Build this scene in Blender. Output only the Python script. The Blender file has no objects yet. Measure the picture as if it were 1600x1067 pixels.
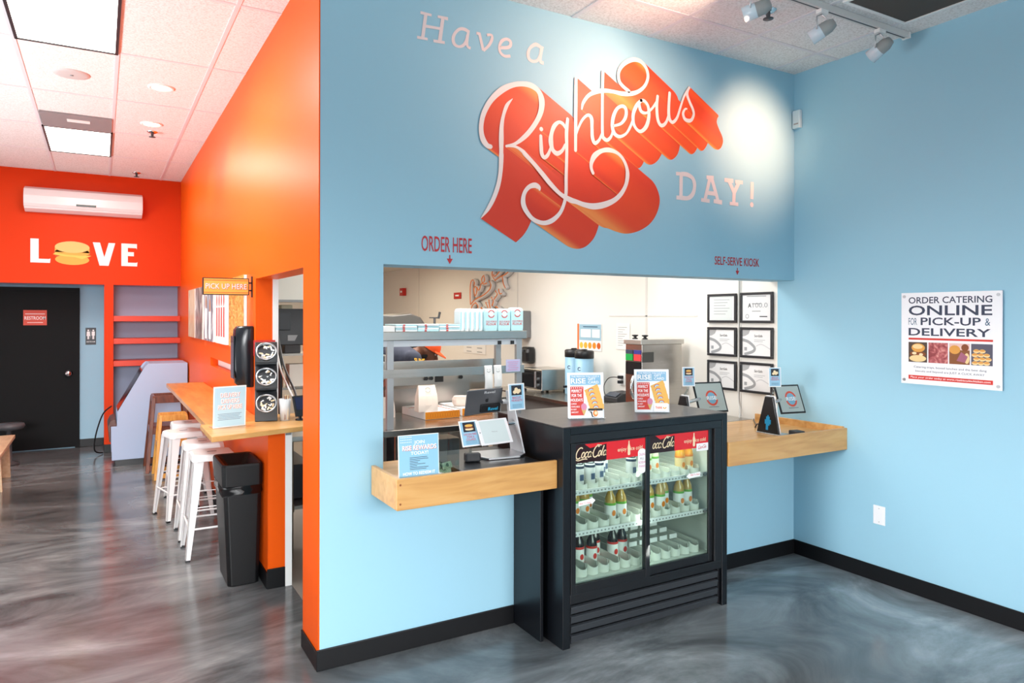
import bpy, math, random
from mathutils import Matrix, Vector
random.seed(7)
SC = bpy.context.scene
COL = SC.collection
PI = math.pi

# ------------------------------------------------------------------ camera
CAM_POS = Vector((-0.8832, -3.3041, 1.65)); YAW = 0.5258; ROLL = 0.0016; FPX = 1107.82; HORIZON = 494.6
cam = bpy.data.objects.new('camera', bpy.data.cameras.new('camera')); COL.objects.link(cam)
cam.data.sensor_width = 36.0
cam.data.lens = FPX / 1600 * 36.0
cam.data.shift_y = -(533.5 - HORIZON) / 1600
cam.data.clip_start = 0.05
_f = Vector((math.sin(YAW), math.cos(YAW), 0)); _r = Vector((math.cos(YAW), -math.sin(YAW), 0)); _u = Vector((0, 0, 1))
_r2 = _r * math.cos(ROLL) + _u * math.sin(ROLL); _u2 = _u * math.cos(ROLL) - _r * math.sin(ROLL)
cam.matrix_world = Matrix(((_r2.x, _u2.x, -_f.x, CAM_POS.x), (_r2.y, _u2.y, -_f.y, CAM_POS.y), (_r2.z, _u2.z, -_f.z, CAM_POS.z), (0, 0, 0, 1)))
SC.camera = cam

# ------------------------------------------------------------------ view, world, daylight
SC.view_settings.view_transform = 'Standard'
SC.view_settings.look = 'None'
SC.view_settings.gamma = 1.0
SC.view_settings.use_curve_mapping = False
SC.view_settings.exposure = 0.0
SC.cycles.use_denoising = True
SC.cycles.max_bounces = 8
SC.cycles.sample_clamp_indirect = 6.0
W = bpy.data.worlds.new('world'); SC.world = W; W.use_nodes = True
W.node_tree.nodes['Background'].inputs['Color'].default_value = (0.86, 0.93, 1.0, 1)
W.node_tree.nodes['Background'].inputs['Strength'].default_value = 1.0

def area_light(name, loc, target, sx, sy, power, color=(1, 1, 1), spread=180):
    l = bpy.data.lights.new(name, 'AREA'); l.shape = 'RECTANGLE'; l.size = sx; l.size_y = sy
    l.energy = power; l.color = color; l.spread = math.radians(spread)
    o = bpy.data.objects.new(name, l); COL.objects.link(o); o.location = loc
    d = Vector(target) - Vector(loc)
    o.rotation_euler = d.to_track_quat('-Z', 'Y').to_euler()
    return o

def spot_light(name, loc, target, power, angle, blend=0.6, color=(1, 0.85, 0.66), radius=0.03):
    l = bpy.data.lights.new(name, 'SPOT'); l.energy = power; l.spot_size = math.radians(angle); l.spot_blend = blend
    l.color = color; l.shadow_soft_size = radius
    o = bpy.data.objects.new(name, l); COL.objects.link(o); o.location = loc
    o.rotation_euler = (Vector(target) - Vector(loc)).to_track_quat('-Z', 'Y').to_euler()
    return o

# daylight from the street and left side windows, with unseen fill lights added
area_light('daylight_and_fill_street', (-0.6, -6.55, 1.65), (-0.6, 0, 1.5), 7.2, 2.5, 42, (0.97, 0.98, 1.0))
area_light('daylight_and_fill_street', (-0.6, -6.5, 2.0), (-0.6, 0, -1.1), 7.2, 1.6, 88, (1.0, 0.985, 0.985), 56)
area_light('daylight_and_fill_street', (-2.6, -6.5, 2.2), (-1.7, 1.6, 0), 2.6, 1.2, 32, (0.96, 0.99, 1.0), 40)  # fill light added to brighten the floor on the left
area_light('daylight_and_fill_side', (-4.75, -2.7, 1.75), (3.3, -1.7, 0.62), 4.6, 1.2, 26, (1.0, 0.985, 0.985), 28)  # beam narrowed and aimed to brighten the lower right wall
area_light('daylight_and_fill_side', (-4.4, 2.2, 0.7), (-1.6, 2.4, 3.3), 6.0, 1.2, 175, (0.88, 0.97, 1.0), 100)  # added fill aimed up to whiten the ceiling, no window here
# ceiling troffers of the dining room and the kitchen
area_light('troffer_light', (-1.06, 1.38, 3.29), (-1.06, 1.38, 0), 0.5, 1.05, 58, (0.95, 0.99, 1.0))
area_light('troffer_light', (-1.06, 4.78, 3.29), (-1.06, 4.78, 0), 0.5, 1.05, 30, (1.0, 0.97, 0.94))
area_light('kitchen_light', (1.75, 2.6, 2.37), (1.75, 2.6, 0), 1.6, 1.2, 58, (1.0, 0.98, 0.96))
area_light('kitchen_light', (1.7, 5.6, 2.37), (1.7, 5.6, 0), 1.4, 1.4, 42, (1.0, 0.90, 0.70))
area_light('kitchen_light', (2.0, 0.85, 2.37), (2.0, 0.85, 0), 2.2, 0.5, 28, (1.0, 0.98, 0.96))
# track spots on the painted wall, downlights beside the orange wall
spot_light('track_spot', (3.0, -0.80, 3.16), (2.93, 0, 2.84), 120, 66, 1.0, (1, 0.50, 0.30))
spot_light('track_spot', (2.45, -0.80, 3.16), (2.15, 0, 2.8), 24, 80, 1.0, (1, 0.60, 0.42))
spot_light('track_spot', (1.95, -0.80, 3.16), (1.42, 0, 3.15), 45, 125, 1.0, (1, 0.64, 0.46))
spot_light('track_spot', (1.95, -0.80, 3.16), (1.45, 0, 3.0), 42, 75, 1.0, (1, 0.56, 0.38))
# warm fill lights added under the pass shelves to brighten the bags and boxes
area_light('pass_fill', (1.25, 1.3, 1.235), (1.25, 1.3, 0.9), 0.8, 0.12, 1.5, (1.0, 0.9, 0.78))
area_light('pass_fill', (1.25, 1.3, 1.44), (1.25, 1.3, 0.9), 0.9, 0.12, 1.2, (1.0, 0.9, 0.78))
spot_light('downlight_beam', (-0.496, 2.56, 3.32), (-0.25, 2.56, 0), 60, 120, 0.8, (1, 0.66, 0.25))
spot_light('downlight_beam', (-0.49, 3.72, 3.32), (-0.25, 3.72, 0), 40, 120, 0.8, (1, 0.66, 0.25))

# ------------------------------------------------------------------ materials
def lin(c):
    return c / 12.92 if c <= 0.04045 else ((c + 0.055) / 1.055) ** 2.4
def rgb(h):
    h = h.lstrip('#'); return tuple(lin(int(h[i:i + 2], 16) / 255) for i in (0, 2, 4)) + (1.0,)
MATS = {}
def mat(name, color='#808080', rough=0.5, metal=0.0, emit=None, estr=0.0, trans=0.0, alpha=1.0, spec=0.5, coat=0.0, bump=None, ior=1.45):
    if name in MATS: return MATS[name]
    m = bpy.data.materials.new(name); m.use_nodes = True; nt = m.node_tree; b = nt.nodes['Principled BSDF']
    b.inputs['Base Color'].default_value = rgb(color); b.inputs['Roughness'].default_value = rough
    b.inputs['Metallic'].default_value = metal; b.inputs['Transmission Weight'].default_value = trans
    b.inputs['Alpha'].default_value = alpha; b.inputs['Specular IOR Level'].default_value = spec
    b.inputs['Coat Weight'].default_value = coat; b.inputs['IOR'].default_value = ior
    if emit: b.inputs['Emission Color'].default_value = rgb(emit); b.inputs['Emission Strength'].default_value = estr
    if bump:
        n = nt.nodes.new('ShaderNodeTexNoise'); n.inputs['Scale'].default_value = bump[0]; n.inputs['Detail'].default_value = 3
        bp = nt.nodes.new('ShaderNodeBump'); bp.inputs['Strength'].default_value = bump[1]; bp.inputs['Distance'].default_value = 0.002
        tc = nt.nodes.new('ShaderNodeTexCoord'); nt.links.new(tc.outputs['Object'], n.inputs['Vector'])
        nt.links.new(n.outputs['Fac'], bp.inputs['Height']); nt.links.new(bp.outputs['Normal'], b.inputs['Normal'])
    MATS[name] = m
    return m

def ramp_mat(name, stops, scale=(1, 1, 1), nscale=3.0, detail=6, distort=1.5, rough=0.4, metal=0.0, kind='noise', coat=0, spec=0.5, rough_var=0, bump=0.0, rot=0.0):
    m = bpy.data.materials.new(name); m.use_nodes = True; nt = m.node_tree; b = nt.nodes['Principled BSDF']
    tc = nt.nodes.new('ShaderNodeTexCoord'); mp = nt.nodes.new('ShaderNodeMapping'); mp.inputs['Scale'].default_value = scale
    mp.inputs['Rotation'].default_value = (0, 0, rot)
    nt.links.new(tc.outputs['Object'], mp.inputs['Vector'])
    if kind == 'noise':
        t = nt.nodes.new('ShaderNodeTexNoise'); t.inputs['Scale'].default_value = nscale; t.inputs['Detail'].default_value = detail; t.inputs['Distortion'].default_value = distort
        out = t.outputs['Fac']
    elif kind == 'wave':
        t = nt.nodes.new('ShaderNodeTexWave'); t.inputs['Scale'].default_value = nscale; t.inputs['Distortion'].default_value = distort; t.inputs['Detail'].default_value = detail
        out = t.outputs['Fac']
    else:
        t = nt.nodes.new('ShaderNodeTexVoronoi'); t.inputs['Scale'].default_value = nscale
        out = t.outputs['Distance']
    nt.links.new(mp.outputs['Vector'], t.inputs['Vector'])
    r = nt.nodes.new('ShaderNodeValToRGB'); cr = r.color_ramp
    while len(cr.elements) < len(stops): cr.elements.new(0.5)
    for e, (p, c) in zip(cr.elements, stops): e.position = p; e.color = rgb(c)
    nt.links.new(out, r.inputs['Fac']); nt.links.new(r.outputs['Color'], b.inputs['Base Color'])
    b.inputs['Roughness'].default_value = rough; b.inputs['Metallic'].default_value = metal; b.inputs['Coat Weight'].default_value = coat; b.inputs['Specular IOR Level'].default_value = spec
    if bump:
        bp = nt.nodes.new('ShaderNodeBump'); bp.inputs['Strength'].default_value = bump; bp.inputs['Distance'].default_value = 0.002
        nt.links.new(out, bp.inputs['Height']); nt.links.new(bp.outputs['Normal'], b.inputs['Normal'])
    MATS[name] = m
    return m

def attr_mat(name, attr, rough=0.5):
    m = bpy.data.materials.new(name); m.use_nodes = True; nt = m.node_tree; b = nt.nodes['Principled BSDF']
    a = nt.nodes.new('ShaderNodeAttribute'); a.attribute_name = attr
    nt.links.new(a.outputs['Color'], b.inputs['Base Color']); b.inputs['Roughness'].default_value = rough
    MATS[name] = m
    return m

blue = mat('blue_wall_paint', '#9AC9DD', 0.55, bump=(220, 0.06))
blue2 = mat('blue_recess_paint', '#9CC6DC', 0.55, bump=(220, 0.06))
lilac = mat('pale_blue_grey_paint', '#A8BAD8', 0.45)
orange = mat('orange_wall_paint', '#EC5A10', 0.38, spec=0.12, bump=(220, 0.05))
orange2 = mat('red_orange_wall_paint', '#DC3E0E', 0.45, spec=0.15, bump=(220, 0.05))
shelfred = mat('red_shelf_paint', '#D63A16', 0.35)
kwall = mat('kitchen_wall_panel', '#F2EEE6', 0.3)
white = mat('white_paint', '#F2F2F0', 0.5)
whitegloss = mat('white_gloss_plastic', '#F1F1F3', 0.22)
tile = ramp_mat('ceiling_tile', [(0.3, '#D8D2CE'), (0.55, '#EFEBE9'), (0.8, '#F6F3F2')], nscale=90, detail=2, distort=0, rough=0.9)
tbar = mat('ceiling_grid_metal', '#E4DDE0', 0.4)
black = mat('black_rubber_base', '#0C0D10', 0.45, spec=0.35)
blackpl = mat('black_plastic', '#17181B', 0.35)
blacksat = mat('black_satin_laminate', '#0E1116', 0.32)
blackdoor = mat('black_door_paint', '#0A0B0D', 0.55, spec=0.18)
charcoal = mat('charcoal_plastic', '#2B2D31', 0.4)
dkgrey = mat('dark_grey_plastic', '#4A4C50', 0.45)
grey = mat('mid_grey_metal', '#8C8E90', 0.4)
steel = ramp_mat('brushed_stainless_steel', [(0.2, '#B4B0AA'), (0.8, '#C2BEB8')], scale=(1, 1, 60), nscale=4, detail=3, distort=0, rough=0.26, metal=1.0)
alu = mat('brushed_aluminium', '#C9CCCF', 0.3, 1.0)
chrome = mat('chrome', '#E2E4E6', 0.12, 1.0)
wood = ramp_mat('birch_plywood', [(0.25, '#C08A4C'), (0.5, '#D4A05E'), (0.8, '#E0B274')], scale=(1.2, 9, 9), nscale=2.2, detail=5, distort=0.6, rough=0.35, coat=0.2)
woodorange = ramp_mat('varnished_oak_counter', [(0.25, '#B47436'), (0.5, '#CB8C48'), (0.8, '#DDA45E')], scale=(9, 1.2, 9), nscale=2.2, detail=5, distort=0.6, rough=0.3, coat=0.3)
brownwood = ramp_mat('dark_brown_wood', [(0.3, '#4E2415'), (0.7, '#7A3E24')], scale=(8, 8, 1.5), nscale=3, rough=0.35)
yellowwood = ramp_mat('honey_wood', [(0.3, '#C98A35'), (0.7, '#E3AC56')], scale=(8, 8, 1.5), nscale=3, rough=0.35)
paper = mat('white_paper', '#F4F3F0', 0.7)
redp = mat('red_print', '#D8352A', 0.5)
navy = mat('dark_navy_print', '#3A4258', 0.5)
skyp = mat('light_blue_print', '#9CCBE4', 0.45)
skyp2 = mat('pale_blue_print', '#BFE0EE', 0.45)
whitep = mat('white_print', '#FBFBFB', 0.5)
greyp = mat('grey_print', '#9A9C9E', 0.5)
blackp = mat('black_print', '#1B1C20', 0.5)
orangep = mat('orange_print', '#F0892A', 0.5)
goldp = mat('golden_print', '#E8B457', 0.5)
brownp = mat('brown_print', '#8A4A22', 0.5)
pinkp = mat('pink_print', '#D88AA8', 0.5)
creamp = mat('cream_print', '#F4DDB4', 0.5)
def clear_mat(name, tint, refl, rough=0.02):
    m = bpy.data.materials.new(name); m.use_nodes = True; nt = m.node_tree; nt.nodes.remove(nt.nodes['Principled BSDF'])
    t = nt.nodes.new('ShaderNodeBsdfTransparent'); t.inputs['Color'].default_value = rgb(tint)
    g = nt.nodes.new('ShaderNodeBsdfGlossy'); g.inputs['Roughness'].default_value = rough
    lw = nt.nodes.new('ShaderNodeLayerWeight'); lw.inputs['Blend'].default_value = 0.5
    pw = nt.nodes.new('ShaderNodeMath'); pw.operation = 'POWER'; pw.inputs[1].default_value = 3.0; nt.links.new(lw.outputs['Facing'], pw.inputs[0])
    f = nt.nodes.new('ShaderNodeMath'); f.operation = 'MULTIPLY_ADD'; f.inputs[1].default_value = 0.45; f.inputs[2].default_value = refl; nt.links.new(pw.outputs[0], f.inputs[0])
    x = nt.nodes.new('ShaderNodeMixShader'); out = nt.nodes['Material Output']
    nt.links.new(f.outputs[0], x.inputs['Fac']); nt.links.new(t.outputs[0], x.inputs[1]); nt.links.new(g.outputs[0], x.inputs[2]); nt.links.new(x.outputs[0], out.inputs['Surface'])
    MATS[name] = m
    return m
glass = clear_mat('door_glass', '#EEF6F2', 0.035)
acrylic = clear_mat('clear_acrylic', '#EDF3F5', 0.05, 0.04)
lampw = mat('lit_lamp_diffuser', '#FFFFFF', 0.5, emit='#FFF6EA', estr=6.0)
lampwarm = mat('lit_downlight_lens', '#FFFFFF', 0.5, emit='#FFE2B0', estr=8.0)

# floor: marbled grey epoxy
def floor_mat():
    m = bpy.data.materials.new('marbled_epoxy_floor'); m.use_nodes = True; nt = m.node_tree; b = nt.nodes['Principled BSDF']
    N = nt.nodes.new; L = nt.links.new
    tc = N('ShaderNodeTexCoord'); mp = N('ShaderNodeMapping'); mp.inputs['Rotation'].default_value = (0, 0, -0.12); mp.inputs['Scale'].default_value = (0.75, 1.75, 1)
    L(tc.outputs['Object'], mp.inputs['Vector'])
    n1 = N('ShaderNodeTexNoise'); n1.inputs['Scale'].default_value = 0.75; n1.inputs['Detail'].default_value = 8; n1.inputs['Roughness'].default_value = 0.62; n1.inputs['Distortion'].default_value = 2.3
    L(mp.outputs['Vector'], n1.inputs['Vector'])
    r = N('ShaderNodeValToRGB'); cr = r.color_ramp
    for _ in range(3): cr.elements.new(0.5)
    for e, (p, c) in zip(cr.elements, [(0.30, '#525456'), (0.43, '#777B7E'), (0.52, '#8E9396'), (0.60, '#A4A9AC'), (0.72, '#C8CCCE')]): e.position = p; e.color = rgb(c)
    L(n1.outputs['Fac'], r.inputs['Fac'])
    n2 = N('ShaderNodeTexNoise'); n2.inputs['Scale'].default_value = 0.45; n2.inputs['Detail'].default_value = 3; L(tc.outputs['Object'], n2.inputs['Vector'])
    r2 = N('ShaderNodeValToRGB'); r2.color_ramp.elements[0].color = rgb('#9A9492'); r2.color_ramp.elements[0].position = 0.35; r2.color_ramp.elements[1].color = rgb('#E4EAEC'); r2.color_ramp.elements[1].position = 0.65
    L(n2.outputs['Fac'], r2.inputs['Fac'])
    mx = N('ShaderNodeMix'); mx.data_type = 'RGBA'; mx.blend_type = 'MULTIPLY'; mx.inputs['Factor'].default_value = 1.0
    L(r.outputs['Color'], mx.inputs['A']); L(r2.outputs['Color'], mx.inputs['B'])
    L(mx.outputs['Result'], b.inputs['Base Color'])
    b.inputs['Roughness'].default_value = 0.17; b.inputs['Specular IOR Level'].default_value = 0.55
    MATS['floor'] = m
    return m
floorm = floor_mat()
kfloor = mat('kitchen_floor', '#8E8880', 0.5)

# ------------------------------------------------------------------ mesh builder
_tcache = {}
def text_geo(s, bold):
    k = (s, bold)
    if k not in _tcache:
        c = bpy.data.curves.new('t', 'FONT'); c.body = s; c.resolution_u = 3; c.offset = bold
        o = bpy.data.objects.new('t', c)
        me = bpy.data.meshes.new_from_object(o)
        _tcache[k] = ([v.co.to_tuple()[:2] for v in me.vertices], [tuple(p.vertices) for p in me.polygons])
        bpy.data.objects.remove(o); bpy.data.meshes.remove(me); bpy.data.curves.remove(c)
    return _tcache[k]

class MB:
    def __init__(s): s.v = []; s.f = []; s.fm = []; s.sm = []; s.mats = []; s.T = Matrix.Identity(4); s.fc = {}
    def mi(s, m):
        if m not in s.mats: s.mats.append(m)
        return s.mats.index(m)
    def add(s, vs, fs, m, smooth=False, cols=None):
        b = len(s.v); T = s.T
        s.v += [(T @ Vector(v)).to_tuple() for v in vs]
        k = s.mi(m)
        for i, f in enumerate(fs):
            if cols: s.fc[len(s.f)] = cols[i]
            s.f.append(tuple(j + b for j in f)); s.fm.append(k); s.sm.append(smooth)
        return s
    def box(s, x0, x1, y0, y1, z0, z1, m):
        v = [(x0, y0, z0), (x1, y0, z0), (x1, y1, z0), (x0, y1, z0), (x0, y0, z1), (x1, y0, z1), (x1, y1, z1), (x0, y1, z1)]
        return s.add(v, [(0, 3, 2, 1), (4, 5, 6, 7), (0, 1, 5, 4), (1, 2, 6, 5), (2, 3, 7, 6), (3, 0, 4, 7)], m)
    def hexa(s, lo, hi, m):   # two quads (4 points each)
        return s.add(list(lo) + list(hi), [(0, 3, 2, 1), (4, 5, 6, 7), (0, 1, 5, 4), (1, 2, 6, 5), (2, 3, 7, 6), (3, 0, 4, 7)], m)
    def prism(s, pts, axis, a, b, m):   # polygon in the other two axes, extruded along axis from a to b
        def P(p, t):
            return (t, p[0], p[1]) if axis == 0 else (p[0], t, p[1]) if axis == 1 else (p[0], p[1], t)
        n = len(pts)
        v = [P(p, a) for p in pts] + [P(p, b) for p in pts]
        f = [tuple(range(n)), tuple(range(2 * n - 1, n - 1, -1))] + [(i, i + n, (i + 1) % n + n, (i + 1) % n) for i in range(n)]
        return s.add(v, f, m)
    def cyl(s, p0, p1, r0, r1=None, m=None, n=16, cap=True, smooth=True):
        p0 = Vector(p0); p1 = Vector(p1); r1 = r0 if r1 is None else r1
        d = (p1 - p0).normalized(); a = d.orthogonal().normalized(); b = d.cross(a)
        v = []
        for p, r in ((p0, r0), (p1, r1)):
            v += [(p + (a * math.cos(2 * PI * i / n) + b * math.sin(2 * PI * i / n)) * r).to_tuple() for i in range(n)]
        s.add(v, [(i, (i + 1) % n, (i + 1) % n + n, i + n) for i in range(n)], m, smooth)
        if cap: s.add(v, [tuple(range(n - 1, -1, -1)), tuple(range(n, 2 * n))], m)
        return s
    def lathe(s, c, prof, m, n=20, smooth=True, sx=1, sy=1):
        v = []
        for r, z in prof: v += [(c[0] + r * sx * math.cos(2 * PI * i / n), c[1] + r * sy * math.sin(2 * PI * i / n), c[2] + z) for i in range(n)]
        f = []
        for k in range(len(prof) - 1):
            for i in range(n): f.append((k * n + i, k * n + (i + 1) % n, (k + 1) * n + (i + 1) % n, (k + 1) * n + i))
        s.add(v, f, m, smooth)
        e = []
        if prof[0][0] > 1e-5: e.append(tuple(range(n - 1, -1, -1)))
        if prof[-1][0] > 1e-5: e.append(tuple(range((len(prof) - 1) * n, len(prof) * n)))
        if e: s.add(v, e, m)
        return s
    def tube(s, path, r, m, n=8, smooth=True):
        P = [Vector(p) for p in path]; v = []; a = None
        for i, p in enumerate(P):
            d = (P[min(i + 1, len(P) - 1)] - P[max(i - 1, 0)]).normalized()
            a = d.orthogonal().normalized() if a is None else (a - d * a.dot(d)).normalized()
            b = d.cross(a); rr = r[i] if isinstance(r, (list, tuple)) else r
            v += [(p + (a * math.cos(2 * PI * k / n) + b * math.sin(2 * PI * k / n)) * rr).to_tuple() for k in range(n)]
        f = [(i * n + k, i * n + (k + 1) % n, (i + 1) * n + (k + 1) % n, (i + 1) * n + k) for i in range(len(P) - 1) for k in range(n)]
        f += [tuple(range(n - 1, -1, -1)), tuple(range((len(P) - 1) * n, len(P) * n))]
        return s.add(v, f, m, smooth)
    def ball(s, c, r, m, n=16, k=10, smooth=True):
        rx, ry, rz = r if isinstance(r, (list, tuple)) else (r, r, r)
        prof = [(math.sin(PI * i / k), -math.cos(PI * i / k)) for i in range(k + 1)]
        v = []
        for a, z in prof: v += [(c[0] + rx * a * math.cos(2 * PI * i / n), c[1] + ry * a * math.sin(2 * PI * i / n), c[2] + rz * z) for i in range(n)]
        f = [(j * n + i, j * n + (i + 1) % n, (j + 1) * n + (i + 1) % n, (j + 1) * n + i) for j in range(k) for i in range(n)]
        return s.add(v, f, m, smooth)
    def poly(s, pts, m, z=0.0): return s.add([(p[0], p[1], z) if len(p) == 2 else p for p in pts], [tuple(range(len(pts)))], m)
    def rect(s, x0, y0, x1, y1, m, z=0.0): return s.poly([(x0, y0), (x1, y0), (x1, y1), (x0, y1)], m, z)
    def disc(s, cx, cy, rx, ry, m, z=0.0, n=20, a0=0, a1=2 * PI):
        return s.poly([(cx + rx * math.cos(a0 + (a1 - a0) * i / n), cy + ry * math.sin(a0 + (a1 - a0) * i / n)) for i in range(n if abs(a1 - a0 - 2 * PI) < 1e-6 else n + 1)], m, z)
    def ring(s, cx, cy, r0, r1, m, z=0.0, a0=0, a1=2 * PI, n=24, sy=1.0):
        v = []
        for i in range(n + 1):
            a = a0 + (a1 - a0) * i / n
            v += [(cx + r0 * math.cos(a), cy + r0 * sy * math.sin(a), z), (cx + r1 * math.cos(a), cy + r1 * sy * math.sin(a), z)]
        return s.add(v, [(2 * i, 2 * i + 1, 2 * i + 3, 2 * i + 2) for i in range(n)], m)
    def text(s, t, x, y, h, m, w=None, align='c', z=0.0, bold=0.0, shear=0.0):
        vs, fs = text_geo(t, round(bold * 0.4, 4))
        if not vs: return s
        ref = text_geo('H', 0.0)[0]; cap = max(v[1] for v in ref) - min(v[1] for v in ref)
        k = h / cap; x0 = min(v[0] for v in vs); x1 = max(v[0] for v in vs)
        kx = k if w is None else w / (x1 - x0)
        tw = (x1 - x0) * kx; off = {'l': 0, 'c': -tw / 2, 'r': -tw}[align]
        return s.add([(x + off + (v[0] - x0) * kx + shear * v[1] * k, y + v[1] * k, z) for v in vs], fs, m)
    def stroke(s, pts, w, m, z=0.0, sub=4):
        P = resample(pts, sub); n = len(P)
        L_, R_ = [], []
        for i in range(n):
            a = P[max(i - 1, 0)]; b = P[min(i + 1, n - 1)]; dx, dy = b[0] - a[0], b[1] - a[1]; l = math.hypot(dx, dy) or 1
            L_.append((P[i][0] - dy / l * w / 2, P[i][1] + dx / l * w / 2, z)); R_.append((P[i][0] + dy / l * w / 2, P[i][1] - dx / l * w / 2, z))
        return s.add(L_ + R_, [(i, n + i, n + i + 1, i + 1) for i in range(n - 1)], m)
    def at(s, T): s.T = T; return s
    def build(s, name, parent=None, origin=None, bevel=0.0, smooth_angle=None):
        me = bpy.data.meshes.new(name)
        if parent is not None: org = Vector(parent['_o'])
        elif origin is not None: org = Vector(origin)
        else:
            xs = [v[0] for v in s.v]; ys = [v[1] for v in s.v]; zs = [v[2] for v in s.v]
            org = Vector(((min(xs) + max(xs)) / 2, (min(ys) + max(ys)) / 2, min(zs)))
        me.from_pydata([(v[0] - org.x, v[1] - org.y, v[2] - org.z) for v in s.v], [], s.f)
        for m in s.mats: me.materials.append(m)
        me.polygons.foreach_set('material_index', s.fm); me.polygons.foreach_set('use_smooth', s.sm)
        if s.fc:
            at = me.color_attributes.new('paint', 'FLOAT_COLOR', 'CORNER')
            for p in me.polygons:
                c = s.fc.get(p.index)
                for i, li in enumerate(p.loop_indices):
                    at.data[li].color = c[i] if c else (1, 1, 1, 1)
        me.update()
        o = bpy.data.objects.new(name, me); COL.objects.link(o)
        if parent is not None: o.parent = parent
        else: o.location = org
        o['_o'] = list(org)
        if bevel:
            b = o.modifiers.new('bevel', 'BEVEL'); b.width = bevel; b.segments = 2; b.limit_method = 'ANGLE'; b.angle_limit = math.radians(40)
        return o

def resample(pts, sub=4):
    if len(pts) < 3 or sub < 2: return [tuple(p) for p in pts]
    out = []
    for i in range(len(pts) - 1):
        p0 = pts[max(i - 1, 0)]; p1 = pts[i]; p2 = pts[i + 1]; p3 = pts[min(i + 2, len(pts) - 1)]
        for k in range(sub):
            t = k / sub
            out.append(tuple(0.5 * ((2 * b) + (-a + c) * t + (2 * a - 5 * b + 4 * c - d) * t * t + (-a + 3 * b - 3 * c + d) * t ** 3) for a, b, c, d in zip(p0, p1, p2, p3)))
    out.append(tuple(pts[-1]))
    return out

def frame(o, u, v):
    """local x along u, local y along v, local z towards the viewer of the face"""
    u = Vector(u).normalized(); v = Vector(v); v = (v - u * v.dot(u)).normalized(); n = u.cross(v)
    return Matrix(((u.x, v.x, n.x, o[0]), (u.y, v.y, n.y, o[1]), (u.z, v.z, n.z, o[2]), (0, 0, 0, 1)))

def thing(name, label, cat, loc, group=None):
    o = bpy.data.objects.new(name, None); o.empty_display_size = 0.05; COL.objects.link(o); o.location = loc
    o['_o'] = list(loc); o['label'] = label; o['category'] = cat
    if group: o['group'] = group
    return o
def tag(o, label, cat, group=None):
    o['label'] = label; o['category'] = cat
    if group: o['group'] = group
    return o
def struct(o): o['kind'] = 'structure'; return o
def dup(root, loc, rotz=0.0, label=None, group=None, scale=None):
    r = root.copy(); COL.objects.link(r); r.location = loc; r.rotation_euler = (0, 0, rotz); r['_o'] = list(loc)
    if scale: r.scale = scale
    if label: r['label'] = label
    if group: r['group'] = group
    for ch in list(root.children):
        c = ch.copy(); COL.objects.link(c); c.parent = r
        for g in list(ch.children):
            d = g.copy(); COL.objects.link(d); d.parent = c
    return r
# ------------------------------------------------------------------ the room
XR = 3.318; H = 3.348; YF = 6.566; WT = 0.29
def sbox(name, *a, bevel=0):
    return struct(MB().box(*a).build(name, bevel=bevel))
struct(MB().box(-4.6, XR, -6.5, 7.3, -0.1, 0.0, floorm).build('floor', origin=(0, 0, 0)))
struct(MB().box(0.135, XR, 0.32, 8.7, 0.0, 0.004, kfloor).build('trim_1', origin=(0, 0, 0)))
struct(MB().box(-4.6, XR, -6.5, 0.0, H, H + 0.1, tile).box(-4.6, 0.0, 0.0, 7.3, H, H + 0.1, tile).build('ceiling', origin=(0, 0, 0)))
g = MB()
for k in range(-8, 7):
    x = -0.235 + k * 0.5555
    if -4.5 < x < 0: g.box(x - 0.012, x + 0.012, -6.4, YF, H - 0.004, H, tbar)
    elif x < 3.3 and x > 0: g.box(x - 0.012, x + 0.012, -6.4, -0.001, H - 0.004, H, tbar)
for k in range(-6, 6):
    y = 0.795 + k * 1.135
    if -6.4 < y < YF: g.box(-4.59, 3.317 if y < 0 else -0.001, y - 0.012, y + 0.012, H - 0.0034, H, tbar)
struct(g.build('trim_2'))
# painted front wall with the ordering opening, its side partition and the kitchen lintel
OX = 0.309; OZ = 1.905
g = MB()
g.box(0.0, OX, 0.0, WT - 0.001, 0, H, blue)
g.box(OX, XR, 0.0, 0.2, OZ, H, blue)
g.box(OX, 1.085, 0.0, 0.14, 0, 0.868, blue); g.box(2.245, XR, 0.0, 0.14, 0, 0.872, blue)
struct(g.build('wall_front', origin=(0, 0, 0)))
g = MB()
g.box(-0.006, 0.0, -0.0005, WT, 0, H, orange)
g.box(-0.006, 0.135, WT, 1.549, 1.895, H, orange)
# long wall with the low pass slot
g.box(-0.006, 0.135, 1.549, 7.3, 1.273, H, orange)
g.box(-0.006, 0.135, 1.549, 7.3, 0, 1.195, orange)
g.box(-0.006, 0.135, 1.549, 2.56, 1.195, 1.273, orange)
g.box(-0.006, 0.135, 3.75, 7.3, 1.195, 1.273, orange)
g.box(-0.006, 0.095, 1.146, 1.549, 0, 0.97, orange)
struct(g.build('wall_side', origin=(0, 0, 0)))
sbox('trim_3', 0.101, 0.137, 1.541, 1.549, 0.97, 1.895, white)
sbox('trim_4', 0.0955, 0.135, 1.138, 1.18, 0.0, 0.972, white)
sbox('trim_7', 0.06, 0.13, 2.57, 3.74, 1.196, 1.272, white)
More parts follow.
